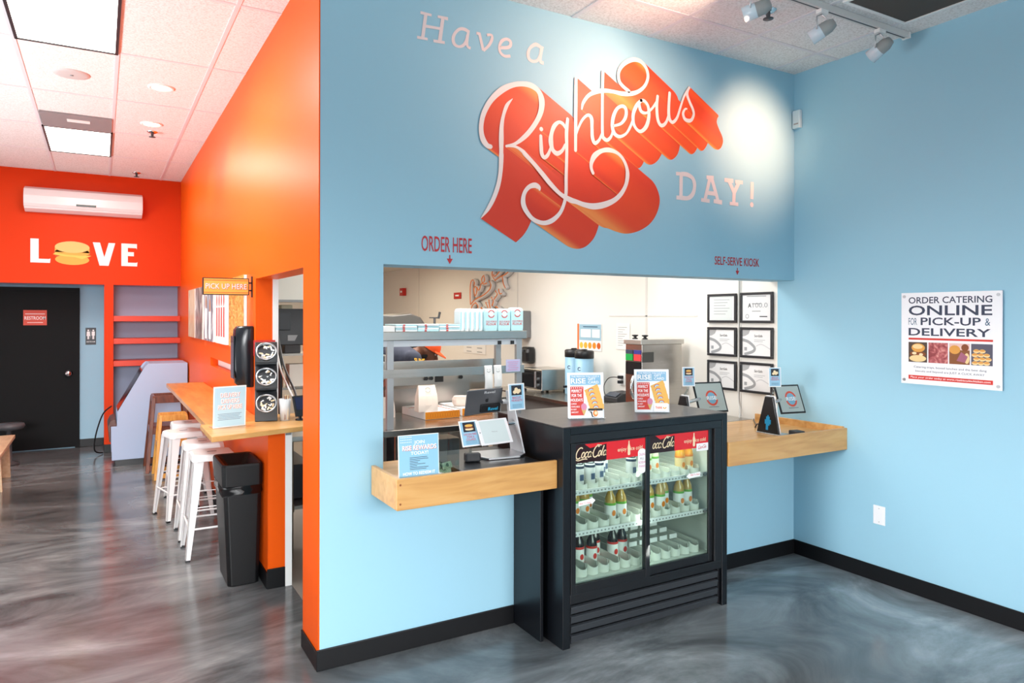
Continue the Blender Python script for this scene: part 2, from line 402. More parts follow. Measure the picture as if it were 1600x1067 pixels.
# far wall of the dining room: red-orange soffit, post, door recess
g = MB()
g.box(-4.6, -0.0065, YF, YF + 0.1, 2.028, H, orange2)
g.box(-0.845, -0.748, YF, 7.15, 0, 2.028, orange2)
struct(g.build('wall_far', origin=(0, 0, 0)))
g = MB(); g.box(-4.6, -0.845, 7.15, 7.25, 0, 2.028, blue2); g.box(-0.748, -0.0065, 6.98, 7.05, 0, 2.028, lilac); g.box(-4.6, -0.0065, YF + 0.1, 7.25, 2.028, 2.06, lilac)
struct(g.build('wall_recess', origin=(0, 0, 0)))
sbox('wall_right', XR, XR + 0.1, -6.5, 0.14, 0, H, blue)
g = MB(); g.box(XR, XR + 0.1, 0.14, 8.7, 0, 2.45, kwall); g.box(0.135, XR, 8.6, 8.7, 0, 2.45, kwall); g.box(0.1355, 0.15, 1.6, 8.6, 1.3, 2.45, kwall)
struct(g.build('wall_kitchen', origin=(0, 0, 0)))
sbox('trim_5', 0.13, XR, 0.2, 8.7, 2.40, 2.45, mat('kitchen_ceiling', '#EDE7DA', 0.6))
g = MB()
for y in (0.48, 1.55, 3.80, 6.757): g.box(XR - 0.004, XR, y - 0.012, y + 0.012, 0.9, 2.4, mat('panel_seam_strip', '#DCD8D2', 0.35))
g.box(XR - 0.004, XR, 0.927, 2.085, 1.652, 1.662, MATS['panel_seam_strip'])
struct(g.build('trim_6'))
# unseen sides of the dining room: street wall and left wall with window openings
g = MB(); g.box(-4.6, XR, -6.5, -6.4, 0, 0.4, white); g.box(-4.6, XR, -6.5, -6.4, 2.9, H, white)
for x in (-4.6, -2.1, 0.5, 3.1): g.box(x, x + 0.2, -6.5, -6.4, 0.4, 2.9, charcoal)
struct(g.build('wall_street'))
g = MB(); g.box(-4.7, -4.6, -6.5, 7.3, 0, 0.5, white); g.box(-4.7, -4.6, -6.5, 7.3, 2.4, H, white); g.box(-4.7, -4.6, -0.5, 7.3, 0.5, 2.4, white); g.box(-4.7, -4.6, -6.5, -5.3, 0.5, 2.4, white)
struct(g.build('wall_left'))
# black rubber baseboards
def baseb(name, x0, x1, y0, y1, h=0.098): return struct(MB().box(x0, x1, y0, y1, 0.0, h, black).build(name, bevel=0.003))
baseb('baseboard_front', -0.014, 1.044, -0.010, 0.0)
baseb('baseboard_kiosk', 2.23, XR, -0.010, 0.0)
baseb('baseboard_partition', -0.015, -0.006, -0.0095, WT, 0.085)
baseb('baseboard_right', XR - 0.010, XR, -6.4, -0.01)
baseb('baseboard_knee', -0.012, 0.0955, 1.137, 1.146, 0.12)
baseb('baseboard_side', -0.015, -0.006, 1.1465, 5.5)
baseb('baseboard_post', -0.848, -0.748, YF - 0.009, YF)
baseb('baseboard_recess', -1.11, -0.846, 7.14, 7.15)
# door
d = thing('door_1', '', '', (-1.6, 7.15, 0)); del d['label'], d['category']
d['kind'] = 'structure'
MB().box(-2.06, -1.158, 7.12, 7.149, 0.012, 1.955, blackdoor).build('door_leaf', d)
g = MB(); g.box(-1.158, -1.11, 7.105, 7.149, 0, 2.0, blackdoor); g.box(-2.11, -2.06, 7.105, 7.149, 0, 2.0, blackdoor); g.box(-2.06, -1.158, 7.105, 7.149, 1.955, 2.0, blackdoor)
g.build('door_frame', d)
g = MB(); g.lathe((0, 0, 0), [(0.0, 0), (0.045, 0), (0.045, 0.008), (0.022, 0.014), (0.018, 0.035), (0.035, 0.045), (0.038, 0.06), (0.028, 0.075), (0.0, 0.078)], chrome)
g2 = MB(); R = Matrix.Translation((-1.229, 7.12, 0.935)) @ Matrix.Rotation(PI / 2, 4, 'X'); g2.v = [(R @ Vector(v)).to_tuple() for v in g.v]; g2.f = g.f; g2.fm = g.fm; g2.sm = g.sm; g2.mats = g.mats
g2.build('door_knob', d)
RIGHTEOUS = [[[899,2548,24.0],[878,2552,27.7],[856,2576,32.0],[844,2612,27.7],[843,2659,26.0],[859,2723,27.7],[902,2796,29.4],[967,2859,34.0],[1034,2896,27.7],[1096,2912,27.7],[1153,2911,32.0],[1197,2888,29.4],[1217,2845,38.0],[1215,2790,34.0],[1194,2737,29.4],[1154,2677,27.7],[1108,2627,26.0],[1051,2583,17.3],[994,2562,14.0]],[[994,2562,10.0],[1051,2566,13.9],[1096,2547,21.3],[1111,2533,26.0],[1166,2489,24.2],[1223,2437,28.0],[1280,2384,28.0],[1344,2336,24.2],[1409,2310,31.3],[1453,2302,27.1],[1507,2290,29.0],[1575,2286,35.8],[1651,2302,35.8],[1722,2333,30.0],[1772,2374,28.0],[1808,2428,25.2],[1822,2487,29.1],[1815,2537,23.2],[1786,2585,20.8],[1743,2614,20.8],[1686,2624,28.0],[1630,2612,26.0],[1581,2579,33.5],[1558,2538,26.0],[1556,2504,20.8],[1569,2477,20.1]],[[1031,2821,4.0],[998,2782,20.0],[976,2725,19.5],[965,2666,24.2],[963,2599,28.8],[963,2531,24.9],[963,2503,28.0],[959,2425,24.2],[944,2347,24.9],[915,2273,24.2],[881,2215,20.0],[841,2166,3.5]],[[1215,2683,24.8],[1218,2683,21.5]],[[1212,2645,19.1],[1214,2591,24.0],[1219,2547,24.0],[1236,2529,22.0],[1259,2547,20.1],[1277,2589,14.0],[1282,2619,10.4]],[[1375,2712,16.0],[1358,2732,19.4],[1331,2737,19.1],[1301,2712,26.0],[1283,2669,24.2],[1278,2624,31.3],[1289,2580,24.2],[1319,2561,26.8],[1353,2580,20.0],[1374,2616,16.0]],[[1390,2763,21.3],[1383,2683,24.0],[1385,2581,20.8],[1381,2442,21.7],[1380,2345,22.4],[1367,2284,20.8],[1338,2228,22.5],[1286,2184,27.1],[1229,2167,24.2],[1167,2181,24.2],[1124,2218,27.2],[1100,2263,30.4],[1105,2315,23.6],[1133,2354,24.2],[1173,2370,30.0],[1199,2361,26.0],[1205,2348,12.0]],[[1448,3000,20.8],[1446,2831,24.1],[1445,2593,20.1]],[[1450,2684,12.0],[1465,2724,14.0],[1492,2772,16.0],[1529,2805,17.3],[1556,2792,24.6],[1560,2737,22.0],[1563,2682,24.6],[1580,2651,22.4],[1611,2672,17.9],[1631,2713,14.0]],[[1638,3071,21.5],[1634,2914,20.1],[1635,2719,20.9],[1646,2687,24.1],[1674,2681,20.6],[1702,2711,16.1],[1713,2758,12.0]],[[1488,2834,11.2],[1498,2871,19.4],[1535,2918,21.3],[1590,2949,26.8],[1652,2965,24.6],[1716,2969,22.0],[1780,2968,26.8],[1853,2980,26.8],[1912,3006,23.2],[1957,3048,21.3],[1978,3101,22.4],[1964,3151,22.4],[1919,3184,24.6],[1860,3183,26.8],[1794,3147,26.8],[1755,3094,21.3],[1757,3041,22.4],[1787,3012,22.4],[1832,2990,22.4]],[[1720,2770,14.0],[1773,2791,17.9],[1806,2833,22.4],[1809,2879,22.4],[1784,2895,20.1],[1744,2875,20.1],[1716,2826,24.6],[1707,2768,24.6],[1723,2725,24.6],[1763,2712,20.0],[1810,2736,15.6],[1842,2781,17.9],[1857,2817,13.4]],[[1927,2951,20.1],[1890,2914,24.6],[1864,2858,24.6],[1868,2801,21.3],[1898,2768,20.0],[1931,2767,22.4],[1968,2804,26.9],[1986,2864,24.6],[1980,2921,21.3],[1953,2949,20.1],[1923,2951,20.1]],[[1908,2931,20.1],[1923,2887,22.4],[1965,2881,15.5],[2010,2914,15.7],[2048,2961,17.9]],[[2055,2996,20.1],[2048,2935,22.4],[2054,2864,23.3],[2072,2828,23.3],[2098,2824,22.4],[2127,2852,18.8],[2147,2905,15.7]],[[2152,3031,21.5],[2145,2949,22.4],[2147,2883,24.5],[2164,2857,21.5],[2186,2858,20.6],[2216,2892,17.9],[2242,2958,16.1],[2272,3030,15.2],[2315,3090,17.6]],[[2310,3084,13.4],[2298,3046,20.6],[2318,3003,20.6],[2345,2962,20.6],[2354,2929,19.7],[2337,2893,20.6],[2310,2882,24.5],[2277,2890,22.5],[2264,2922,19.6],[2280,2950,13.4],[2296,2955,9.8]]]
HAVE_A = [[[530,3175,18.4],[512,3045,18.4]],[[624,3175,18.4],[605,3042,21.2]],[[500,3172,14.9],[561,3171,12.9]],[[594,3172,12.9],[652,3172,17.2]],[[482,3045,14.9],[540,3046,12.9]],[[571,3044,14.9],[634,3047,14.9]],[[524,3109,15.6],[613,3113,13.5]],[[767,3131,18.4],[748,3138,18.4],[719,3134,15.9],[693,3109,15.9],[681,3078,18.4],[688,3051,18.4],[712,3042,13.8],[738,3053,15.9],[755,3078,15.9],[764,3113,15.9]],[[770,3139,13.8],[760,3074,15.9],[766,3051,13.8],[782,3047,15.9]],[[815,3133,14.9],[840,3132,14.9]],[[833,3132,16.6],[856,3049,16.6]],[[856,3048,15.2],[889,3082,15.2],[907,3118,17.6],[905,3140,13.2],[877,3135,15.2]],[[959,3084,18.0],[1001,3092,18.0],[1021,3108,18.0],[1019,3130,18.0],[995,3137,15.6],[967,3120,18.0],[953,3087,15.6],[959,3059,15.6],[984,3044,15.6],[1021,3051,15.6]],[[1214,3135,17.8],[1181,3144,20.6],[1146,3119,15.9],[1132,3087,18.4],[1138,3058,18.4],[1164,3048,15.9],[1194,3060,15.9],[1214,3092,20.6]],[[1223,3142,20.6],[1210,3076,18.4],[1215,3054,18.4],[1233,3051,18.4]]]
DAY = [[[2254,2548,28.2],[2252,2388,28.2]],[[2211,2541,22.4],[2286,2545,22.4]],[[2214,2393,24.6],[2286,2394,26.9]],[[2254,2543,26.8],[2302,2544,29.4],[2346,2529,26.8],[2365,2501,29.4],[2367,2469,26.8],[2357,2435,29.4],[2335,2409,29.4],[2303,2395,26.8],[2251,2394,29.4]],[[2502,2543,27.4],[2458,2397,27.4]],[[2516,2546,29.4],[2577,2395,26.8]],[[2471,2544,24.5],[2536,2546,27.4]],[[2471,2445,25.5],[2562,2445,28.5]],[[2424,2396,24.6],[2500,2394,24.6]],[[2535,2397,26.9],[2611,2394,30.1]],[[2673,2542,26.8],[2722,2468,29.4]],[[2768,2543,29.4],[2722,2468,29.4]],[[2722,2472,30.4],[2718,2391,30.4]],[[2633,2543,24.5],[2712,2544,27.4]],[[2731,2540,24.5],[2802,2542,24.5]],[[2681,2393,22.4],[2760,2394,24.5]],[[2893,2554,29.4],[2890,2440,29.4]],[[2889,2402,34.3],[2890,2401,37.0]]]
# ------------------------------------------------------------------ painted lettering on the walls
def ribbon(P):
    n = len(P); L_, R_ = [], []
    for i in range(n):
        a = P[max(i - 1, 0)]; b = P[min(i + 1, n - 1)]; dx, dz = b[0] - a[0], b[1] - a[1]; l = math.hypot(dx, dz) or 1
        h = P[i][2] / 2
        L_.append((P[i][0] - dz / l * h, P[i][1] + dx / l * h)); R_.append((P[i][0] + dz / l * h, P[i][1] - dx / l * h))
    def cap(i, j, sgn):
        c = P[i]; dx, dz = (P[i][0] - P[j][0]), (P[i][1] - P[j][1]); a0 = math.atan2(dz, dx)
        return [(c[0] + c[2] / 2 * math.cos(a0 + t), c[1] + c[2] / 2 * math.sin(a0 + t)) for t in (PI / 3, 0.1, -PI / 3)]
    out = L_ + cap(n - 1, n - 2, 1) + R_[::-1] + cap(0, 1, 1)
    return L_, R_, out
def mixc(a, b, t):
    t = max(0, min(1, t)); return tuple(x + (y - x) * t for x, y in zip(a, b))
def sm(a, b, t):
    t = max(0, min(1, (t - a) / (b - a))); return t * t * (3 - 2 * t)
def block_script():
    root = thing('wall_mural', "white 'Righteous' script with long orange block shadow painted on the blue wall", 'mural', (1.6, -0.004, 2.1))
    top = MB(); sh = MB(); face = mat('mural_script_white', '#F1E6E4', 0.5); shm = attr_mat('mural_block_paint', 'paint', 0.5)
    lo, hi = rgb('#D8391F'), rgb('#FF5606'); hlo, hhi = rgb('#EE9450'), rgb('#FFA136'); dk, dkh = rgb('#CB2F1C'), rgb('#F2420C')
    for si, st in enumerate(RIGHTEOUS):
        yf = -0.006 - 0.00008 * si
        P = [(x / 1000, z / 1000, w / 1000) for x, z, w in st]
        P = resample(P, 6)
        if len(P) == 2 and math.hypot(P[0][0] - P[1][0], P[0][1] - P[1][1]) < 0.01:
            c = P[0]; r = c[2] / 2; out = [(c[0] + r * math.cos(-t), c[1] + r * math.sin(-t)) for t in [2 * PI * i / 14 for i in range(14)]]
            top.add([(p[0], yf, p[1]) for p in out], [tuple(range(len(out)))], face)
        else:
            L_, R_, out = ribbon(P); n = len(L_)
            top.add([(p[0], yf, p[1]) for p in L_ + R_], [(i, n + i, n + i + 1, i + 1) for i in range(n - 1)], face)
            m_ = len(out)
            top.add([(out[i][0], yf, out[i][1]) for i in [n - 1, n, n + 1, n + 2, n + 3]], [(0, 1, 2, 3, 4)], face)
            top.add([(out[i][0], yf, out[i][1]) for i in [m_ - 4, m_ - 3, m_ - 2, m_ - 1, 0]], [(0, 1, 2, 3, 4)], face)
        m_ = len(out)
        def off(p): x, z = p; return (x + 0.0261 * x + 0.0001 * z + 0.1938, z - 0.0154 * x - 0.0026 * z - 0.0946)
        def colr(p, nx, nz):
            t = nx * -0.62 + nz * -0.78; s_ = max(0, min(1, (p[0] - 0.9) / 2.0 * 0.7 + (p[1] - 2.25) / 0.9 * 0.5))  # block colour runs from red at lower left to orange at upper right
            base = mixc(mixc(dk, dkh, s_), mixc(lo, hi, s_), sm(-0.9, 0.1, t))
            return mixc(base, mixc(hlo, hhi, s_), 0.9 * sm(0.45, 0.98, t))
        nrm = []
        for i in range(m_):
            a = out[i - 1]; b = out[(i + 1) % m_]; dx, dz = b[0] - a[0], b[1] - a[1]; l = math.hypot(dx, dz) or 1
            nrm.append((-dz / l, dx / l))
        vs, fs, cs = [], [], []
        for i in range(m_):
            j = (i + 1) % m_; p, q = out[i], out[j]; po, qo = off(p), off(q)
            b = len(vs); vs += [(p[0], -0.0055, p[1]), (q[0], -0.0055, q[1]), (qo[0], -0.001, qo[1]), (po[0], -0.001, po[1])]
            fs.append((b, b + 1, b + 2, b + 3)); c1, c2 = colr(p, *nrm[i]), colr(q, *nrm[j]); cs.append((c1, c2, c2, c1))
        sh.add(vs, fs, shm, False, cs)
    for pts in ([(1.013, 2.587), (1.081, 2.554), (1.175, 2.481), (1.288, 2.383), (1.383, 2.327), (1.238, 2.261), (1.138, 2.267), (1.033, 2.355), (0.993, 2.455)], [(1.4, 2.571), (1.475, 2.609), (1.566, 2.509), (1.635, 2.516), (1.801, 2.447), (1.758, 2.363), (1.658, 2.31), (1.521, 2.299), (1.401, 2.325)], [(1.216, 2.514), (1.383, 2.533), (1.392, 2.245), (1.314, 2.267), (1.271, 2.342)]):
        sh.add([(x, -0.0004 - 0.0001 * len(pts) / 3, z) for x, z in pts], [tuple(range(len(pts)))], shm, False, [tuple(rgb('#D43A20') for _ in pts)])
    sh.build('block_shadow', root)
    top.build('script_lettering', root)
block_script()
def stroke_letters(name, data, groups, label, m, y=-0.0015):
    xs = [p[0] / 1000 for st in data for p in st]; zs = [p[1] / 1000 for st in data for p in st]
    root = thing(name, label, 'wall lettering', (sum(xs) / len(xs), y, min(zs)))
    for a, b in groups:
        g = MB()
        for si, st in enumerate(data[a:b]):
            P = resample([(x / 1000, z / 1000, w / 1000) for x, z, w in st], 5); yy = y - 0.00015 * si
            if len(P) == 2 and math.hypot(P[0][0] - P[1][0], P[0][1] - P[1][1]) < 0.02:
                c = P[0]; r = c[2] / 2; g.add([(c[0] + r * math.cos(t), yy, c[1] + r * math.sin(t)) for t in [2 * PI * i / 14 for i in range(14)]], [tuple(range(14))], m); continue
            L_, R_, out = ribbon(P); n = len(L_)
            g.add([(p[0], yy, p[1]) for p in L_ + R_], [(i, n + i, n + i + 1, i + 1) for i in range(n - 1)], m)
        g.build('letter', root)
pale = mat('painted_letter_pale_pink', '#EBDADA', 0.5)
stroke_letters('wall_lettering', HAVE_A, [(0, 7), (7, 9), (9, 12), (12, 13), (13, 15)], "pale slab serif words 'Have a' at the top left of the blue wall", pale)
stroke_letters('wall_lettering', DAY, [(0, 4), (4, 10), (10, 16), (16, 18)], "pale slab serif word 'DAY!' right of and below the orange mural", pale)
reds = mat('painted_letter_red', '#C03038', 0.5)
def small_sign(t, x0, x1, zb, h, label):
    g = MB().at(frame((0, -0.002, 0), (1, 0, 0), (0, 0, 1)))
    r = thing('wall_lettering', label, 'wall lettering', ((x0 + x1) / 2, -0.002, zb - 0.06))
    g.text(t, (x0 + x1) / 2, zb, h, reds, w=x1 - x0, bold=0.02); g.build('words', r)
    xm = (x0 + x1) / 2 + (0.015 if 'ORDER' in t else 0.0)
    a = MB().at(frame((0, -0.002, 0), (1, 0, 0), (0, 0, 1)))
    a.rect(xm - 0.0035, zb - 0.035, xm + 0.0035, zb - 0.015, reds); a.poly([(xm - 0.017, zb - 0.034), (xm, zb - 0.062), (xm + 0.017, zb - 0.034)], reds); a.build('arrow', r)
small_sign('ORDER HERE', 0.508, 0.79, 1.98, 0.075, "red 'ORDER HERE' lettering with down arrow above the left of the opening")
small_sign('SELF-SERVE KIOSK', 2.545, 2.962, 1.989, 0.052, "red 'SELF-SERVE KIOSK' lettering with down arrow above the right of the opening")

# LOVE with a sandwich for the O on the soffit
def love():
    root = thing('wall_lettering', "white word 'LOVE' with a sandwich as its O on the red-orange soffit", 'wall lettering', (-1.04, YF - 0.002, 2.26))
    T = frame((0, YF - 0.002, 0), (1, 0, 0), (0, 0, 1)); w = whitep
    def l(*polys):
        g = MB().at(T)
        for p in polys: g.poly(p, w)
        g.build('letter', root)
    zb = 2.268; zt = 2.545
    l([(-1.585, zb), (-1.395, zb), (-1.39, zb + 0.052), (-1.405, zb + 0.045), (-1.505, zb + 0.045), (-1.505, zt), (-1.585, zt)])
    l([(-0.965, zt - 0.012), (-0.89, zt - 0.012), (-0.845, zb + 0.09), (-0.80, zt - 0.012), (-0.73, zt - 0.012), (-0.80, zb - 0.012), (-0.895, zb - 0.012)])
    e0 = -0.665
    l([(e0, zb - 0.008), (-0.495, zb - 0.008), (-0.49, zb + 0.045), (-0.505, zb + 0.036), (e0 + 0.07, zb + 0.036), (e0 + 0.07, zb + 0.115), (-0.53, zb + 0.115), (-0.53, zb + 0.165), (e0 + 0.07, zb + 0.165), (e0 + 0.07, zb + 0.215), (-0.505, zb + 0.215), (-0.497, zb + 0.2), (-0.497, zt - 0.01), (e0, zt - 0.01)])
    g = MB().at(T); cx = -1.173; o_ = mat('bun_outline_print', '#C25A1C', 0.5); b1 = mat('bun_print', '#F3B048', 0.5); b2 = mat('bun_top_print', '#F8C878', 0.5); b3 = mat('cheese_print', '#FBCB5C', 0.5)
    def bl(x, z, rx, rz, m, zz, a0=0, a1=2 * PI): g.disc(x, z, rx, rz, m, zz, 26, a0, a1)
    bl(cx, 2.40, 0.182, 0.136, o_, 0.0)
    bl(cx, 2.315, 0.172, 0.062, b1, 0.0006); bl(cx, 2.40, 0.175, 0.055, b1, 0.0008); g.rect(cx - 0.175, 2.40, cx + 0.175, 2.462, b1, 0.0008)
    bl(cx, 2.462, 0.175, 0.068, b2, 0.0012)
    g.poly([(cx - 0.195, 2.372), (cx - 0.17, 2.39), (cx - 0.06, 2.37), (cx + 0.08, 2.365), (cx + 0.195, 2.368), (cx + 0.17, 2.355), (cx + 0.14, 2.345), (cx + 0.1, 2.325), (cx + 0.03, 2.345), (cx - 0.08, 2.352)], b3, 0.0016)
    g.build('sandwich_picture', root)
love()
# ------------------------------------------------------------------ dining room on the left
UXW = (1, 0, 0); UZ = (0, 0, 1); UYW = (0, -1, 0)
def sign_panel(root, T, w, h, th, m, name='panel'):
    g = MB().at(T); g.box(-w / 2, w / 2, 0, h, -th, 0, m); return g.build(name, root)

# wall air conditioner
ac = thing('air_conditioner', 'white split air conditioner high on the red-orange soffit', 'air conditioner', (-1.03, YF - 0.1, 2.84))
g = MB(); prof = [(YF, 2.86), (YF, 3.13), (YF - 0.05, 3.135), (YF - 0.15, 3.10), (YF - 0.185, 3.02), (YF - 0.185, 2.93), (YF - 0.16, 2.895)]
g.prism(prof, 0, -1.64, -0.44, whitegloss); g.build('casing', ac, bevel=0.008)
g = MB(); g.prism([(YF - 0.16, 2.893), (YF - 0.15, 2.875), (YF - 0.06, 2.848), (YF - 0.002, 2.848), (YF - 0.002, 2.89)], 0, -1.635, -0.445, whitegloss); g.build('air_flap', ac, bevel=0.004)
g = MB(); g.box(-1.13, -0.93, YF - 0.189, YF - 0.182, 2.925, 2.948, mat('dark_green_display', '#22322E', 0.2)); g.build('display', ac)

# restroom placard and door sheet
t = thing('restroom_placard', 'black restroom placard with man and woman pictograms', 'sign', (-0.99, 7.148, 1.28))
T = frame((-0.99, 7.147, 1.285), UXW, UZ); sign_panel(t, T, 0.115, 0.215, 0.003, mat('placard_black', '#33383F', 0.4))
g = MB().at(T)
for x in (-0.027, 0.027):
    g.disc(x, 0.182, 0.011, 0.011, whitep, 0.001)
    g.poly([(x - 0.016, 0.168), (x + 0.016, 0.168), (x + 0.02, 0.11), (x - 0.02, 0.11)], whitep, 0.001) if x < 0 else g.rect(x - 0.017, 0.115, x + 0.017, 0.168, whitep, 0.001)
    g.rect(x - 0.010, 0.07, x - 0.001, 0.115, whitep, 0.001); g.rect(x + 0.001, 0.07, x + 0.010, 0.115, whitep, 0.001)
g.rect(-0.001, 0.08, 0.001, 0.19, whitep, 0.001); g.text('RESTROOM', 0, 0.03, 0.016, whitep, w=0.09, z=0.001, bold=0.01); g.build('pictograms', t)
t = thing('paper_sign', "red paper sign reading 'RESTROOM' taped to the black door", 'sign', (-1.575, 7.118, 1.54))
T = frame((-1.575, 7.117, 1.535), UXW, UZ); sign_panel(t, T, 0.24, 0.185, 0.001, mat('red_paper', '#D85A4A', 0.6))
g = MB().at(T); g.text('RESTROOM', 0, 0.068, 0.04, whitep, w=0.215, z=0.001, bold=0.02); g.rect(-0.10, 0.135, 0.10, 0.142, whitep, 0.001); g.rect(-0.08, 0.03, 0.08, 0.036, whitep, 0.001); g.build('lettering', t)

# alcove shelves
for z, lab in ((1.583, 'top red shelf in the alcove beside the restroom'), (1.308, 'middle red shelf in the alcove, second of three'), (1.035, 'lowest red shelf in the alcove, just above the game cabinet')):
    tag(MB().box(-0.747, -0.008, YF + 0.0, 6.978, z, z + 0.068, shelfred).build('wall_shelf', bevel=0.004), lab, 'shelf', 'red shelves in the alcove')

# arcade cabinet
ar = thing('arcade_cabinet', 'pale blue slant-front arcade cabinet below the alcove shelves', 'arcade cabinet', (-0.4, 5.85, 0))
prof = [(-0.775, 0.07), (-0.785, 0.44), (-0.728, 0.44), (-0.722, 0.595), (-0.455, 1.085), (-0.42, 1.115), (-0.02, 1.115), (-0.02, 0.07)]
for y0, y1 in ((5.58, 5.605), (6.135, 6.16)):
    MB().prism(prof, 1, y0, y1, lilac).build('side_panel', ar, bevel=0.004)
MB().prism([(-0.765, 0.07), (-0.765, 0.43), (-0.71, 0.43), (-0.70, 0.60), (-0.445, 1.06), (-0.405, 1.115), (-0.022, 1.115), (-0.022, 0.07)], 1, 5.606, 6.134, lilac).build('cabinet_body', ar)
MB().hexa([(-0.722, 5.607, 0.605), (-0.722, 6.133, 0.605), (-0.695, 6.133, 0.595), (-0.695, 5.607, 0.595)], [(-0.478, 5.607, 1.05), (-0.478, 6.133, 1.05), (-0.45, 6.133, 1.04), (-0.45, 5.607, 1.04)], mat('dark_screen_glass', '#0B0C10', 0.1)).build('screen', ar)
MB().prism([(-0.80, 0.27), (-0.815, 0.44), (-0.79, 0.50), (-0.74, 0.525), (-0.725, 0.44), (-0.785, 0.44), (-0.785, 0.27)], 1, 5.60, 6.14, mat('brown_control_panel', '#5A3A32', 0.4)).build('control_shelf', ar, bevel=0.006)
MB().box(-0.74, -0.03, 5.59, 6.15, 0.0, 0.07, blackpl).build('plinth', ar)
cord = MB().tube(resample([(-0.77, 6.2, 0.6), (-0.86, 6.25, 0.5), (-0.93, 6.35, 0.25), (-0.94, 6.4, 0.06), (-0.86, 6.5, 0.012)], 6), 0.008, blackpl)
tag(cord.build('power_cord'), 'black cord hanging behind the arcade cabinet', 'cord')

# high chairs, one nested on the other
def high_chair(cx, cy, z0, s, m, label):
    r = thing('high_chair', label, 'high chair', (cx, cy, z0), 'wooden high chairs')
    a, b, h = 0.19 * s, 0.20 * s, 0.70 * s; tw = 0.13 * s; td = 0.13 * s
    def leg(sx, sy):
        g = MB(); lo = Vector((cx + sx * a, cy + sy * b, z0)); hi = Vector((cx + sx * tw, cy + sy * td, z0 + h)); w = 0.016 * s; d = 0.024 * s
        q = lambda p: [(p.x - w, p.y - d, p.z), (p.x + w, p.y - d, p.z), (p.x + w, p.y + d, p.z), (p.x - w, p.y + d, p.z)]
        g.hexa(q(lo), q(hi), m); g.build('leg', r, bevel=0.004)
    for sx in (-1, 1):
        for sy in (-1, 1): leg(sx, sy)
    def at(t): return a + (tw - a) * t, b + (td - b) * t
    for nm, t, hh in (('foot_rail', 0.06, 0.05), ('side_rail', 0.55, 0.06), ('top_rail', 0.97, 0.07)):
        x, y = at(t); z = z0 + h * t; g = MB()
        for sy in (-1, 1): g.box(cx - x, cx + x, cy + sy * y - 0.012, cy + sy * y + 0.012, z - hh * s / 2, z + hh * s / 2, m); g.build(nm, r, bevel=0.003); g = MB()
        if t > 0.1:
            for sx in (-1, 1): g = MB(); g.box(cx + sx * x - 0.011, cx + sx * x + 0.011, cy - y, cy + y, z - hh * s / 2, z + hh * s / 2, m); g.build(nm, r, bevel=0.003)
    x, y = at(0.62); MB().box(cx - x + 0.012, cx + x - 0.012, cy - y + 0.012, cy + y - 0.012, z0 + h * 0.585, z0 + h * 0.61, m).build('seat', r, bevel=0.003)
    return r
high_chair(-0.235, 4.82, 0.0, 0.90, yellowwood, 'honey coloured wooden high chair, the lower one nearer the camera')
high_chair(-0.245, 5.27, 0.0, 1.12, brownwood, 'dark brown wooden high chair between the honey coloured one and the arcade cabinet')

# bench at the left edge
b = thing('bench', 'low light wood bench at the left edge of the room', 'bench', (-1.9, 5.0, 0))
lw = ramp_mat('pale_bench_wood', [(0.3, '#B99C7C'), (0.7, '#D4BC9C')], scale=(9, 1.2, 9), nscale=2.2, rough=0.45)
MB().box(-2.15, -1.645, 4.2, 5.62, 0.385, 0.42, lw).build('seat_board', b, bevel=0.004)
for y in (4.82, 5.52): MB().prism([(-2.12, 0), (-2.0, 0), (-1.98, 0.06), (-1.82, 0.06), (-1.80, 0), (-1.676, 0), (-1.69, 0.385), (-2.11, 0.385)], 1, y, y + 0.035, lw).build('leg_panel', b, bevel=0.003)
tag(MB().lathe((-1.755, 6.25, 0.0), [(0.09, 0), (0.1, 0.02), (0.03, 0.05), (0.025, 0.38), (0.13, 0.40), (0.15, 0.43), (0.14, 0.46), (0.0, 0.47)], dkgrey).build('round_stool'), 'dark round stool behind the bench near the restroom door', 'stool')

# wall posters
pm = [ramp_mat('poster_bread', [(0.3, '#C98B55'), (0.55, '#E9D2B4'), (0.75, '#B66A3A')], scale=(1, 3, 1), nscale=2.5, rough=0.3),
      ramp_mat('poster_meat', [(0.3, '#4C4340'), (0.5, '#8B7B76'), (0.7, '#D9D2CE')], nscale=4, rough=0.3),
      ramp_mat('poster_kitchen_scene', [(0.35, '#39393F'), (0.5, '#8C93A4'), (0.62, '#ECEDEF')], scale=(1, 2, 0.7), nscale=4, rough=0.3),
      mat('poster_white', '#EFEDEC', 0.3),
      ramp_mat('poster_fried', [(0.3, '#9C5A20'), (0.5, '#D98E3C'), (0.7, '#F3C983')], scale=(1, 1, 2.5), nscale=7, distort=3, rough=0.3)]
pl = ['leftmost wall poster, pale bread coloured, on the orange wall', 'grey meat poster, second from the left on the orange wall', 'blue-grey kitchen scene poster in the middle of the orange wall row', 'white poster with red shapes on the orange wall', 'golden brown fried food poster nearest the pick up sign']
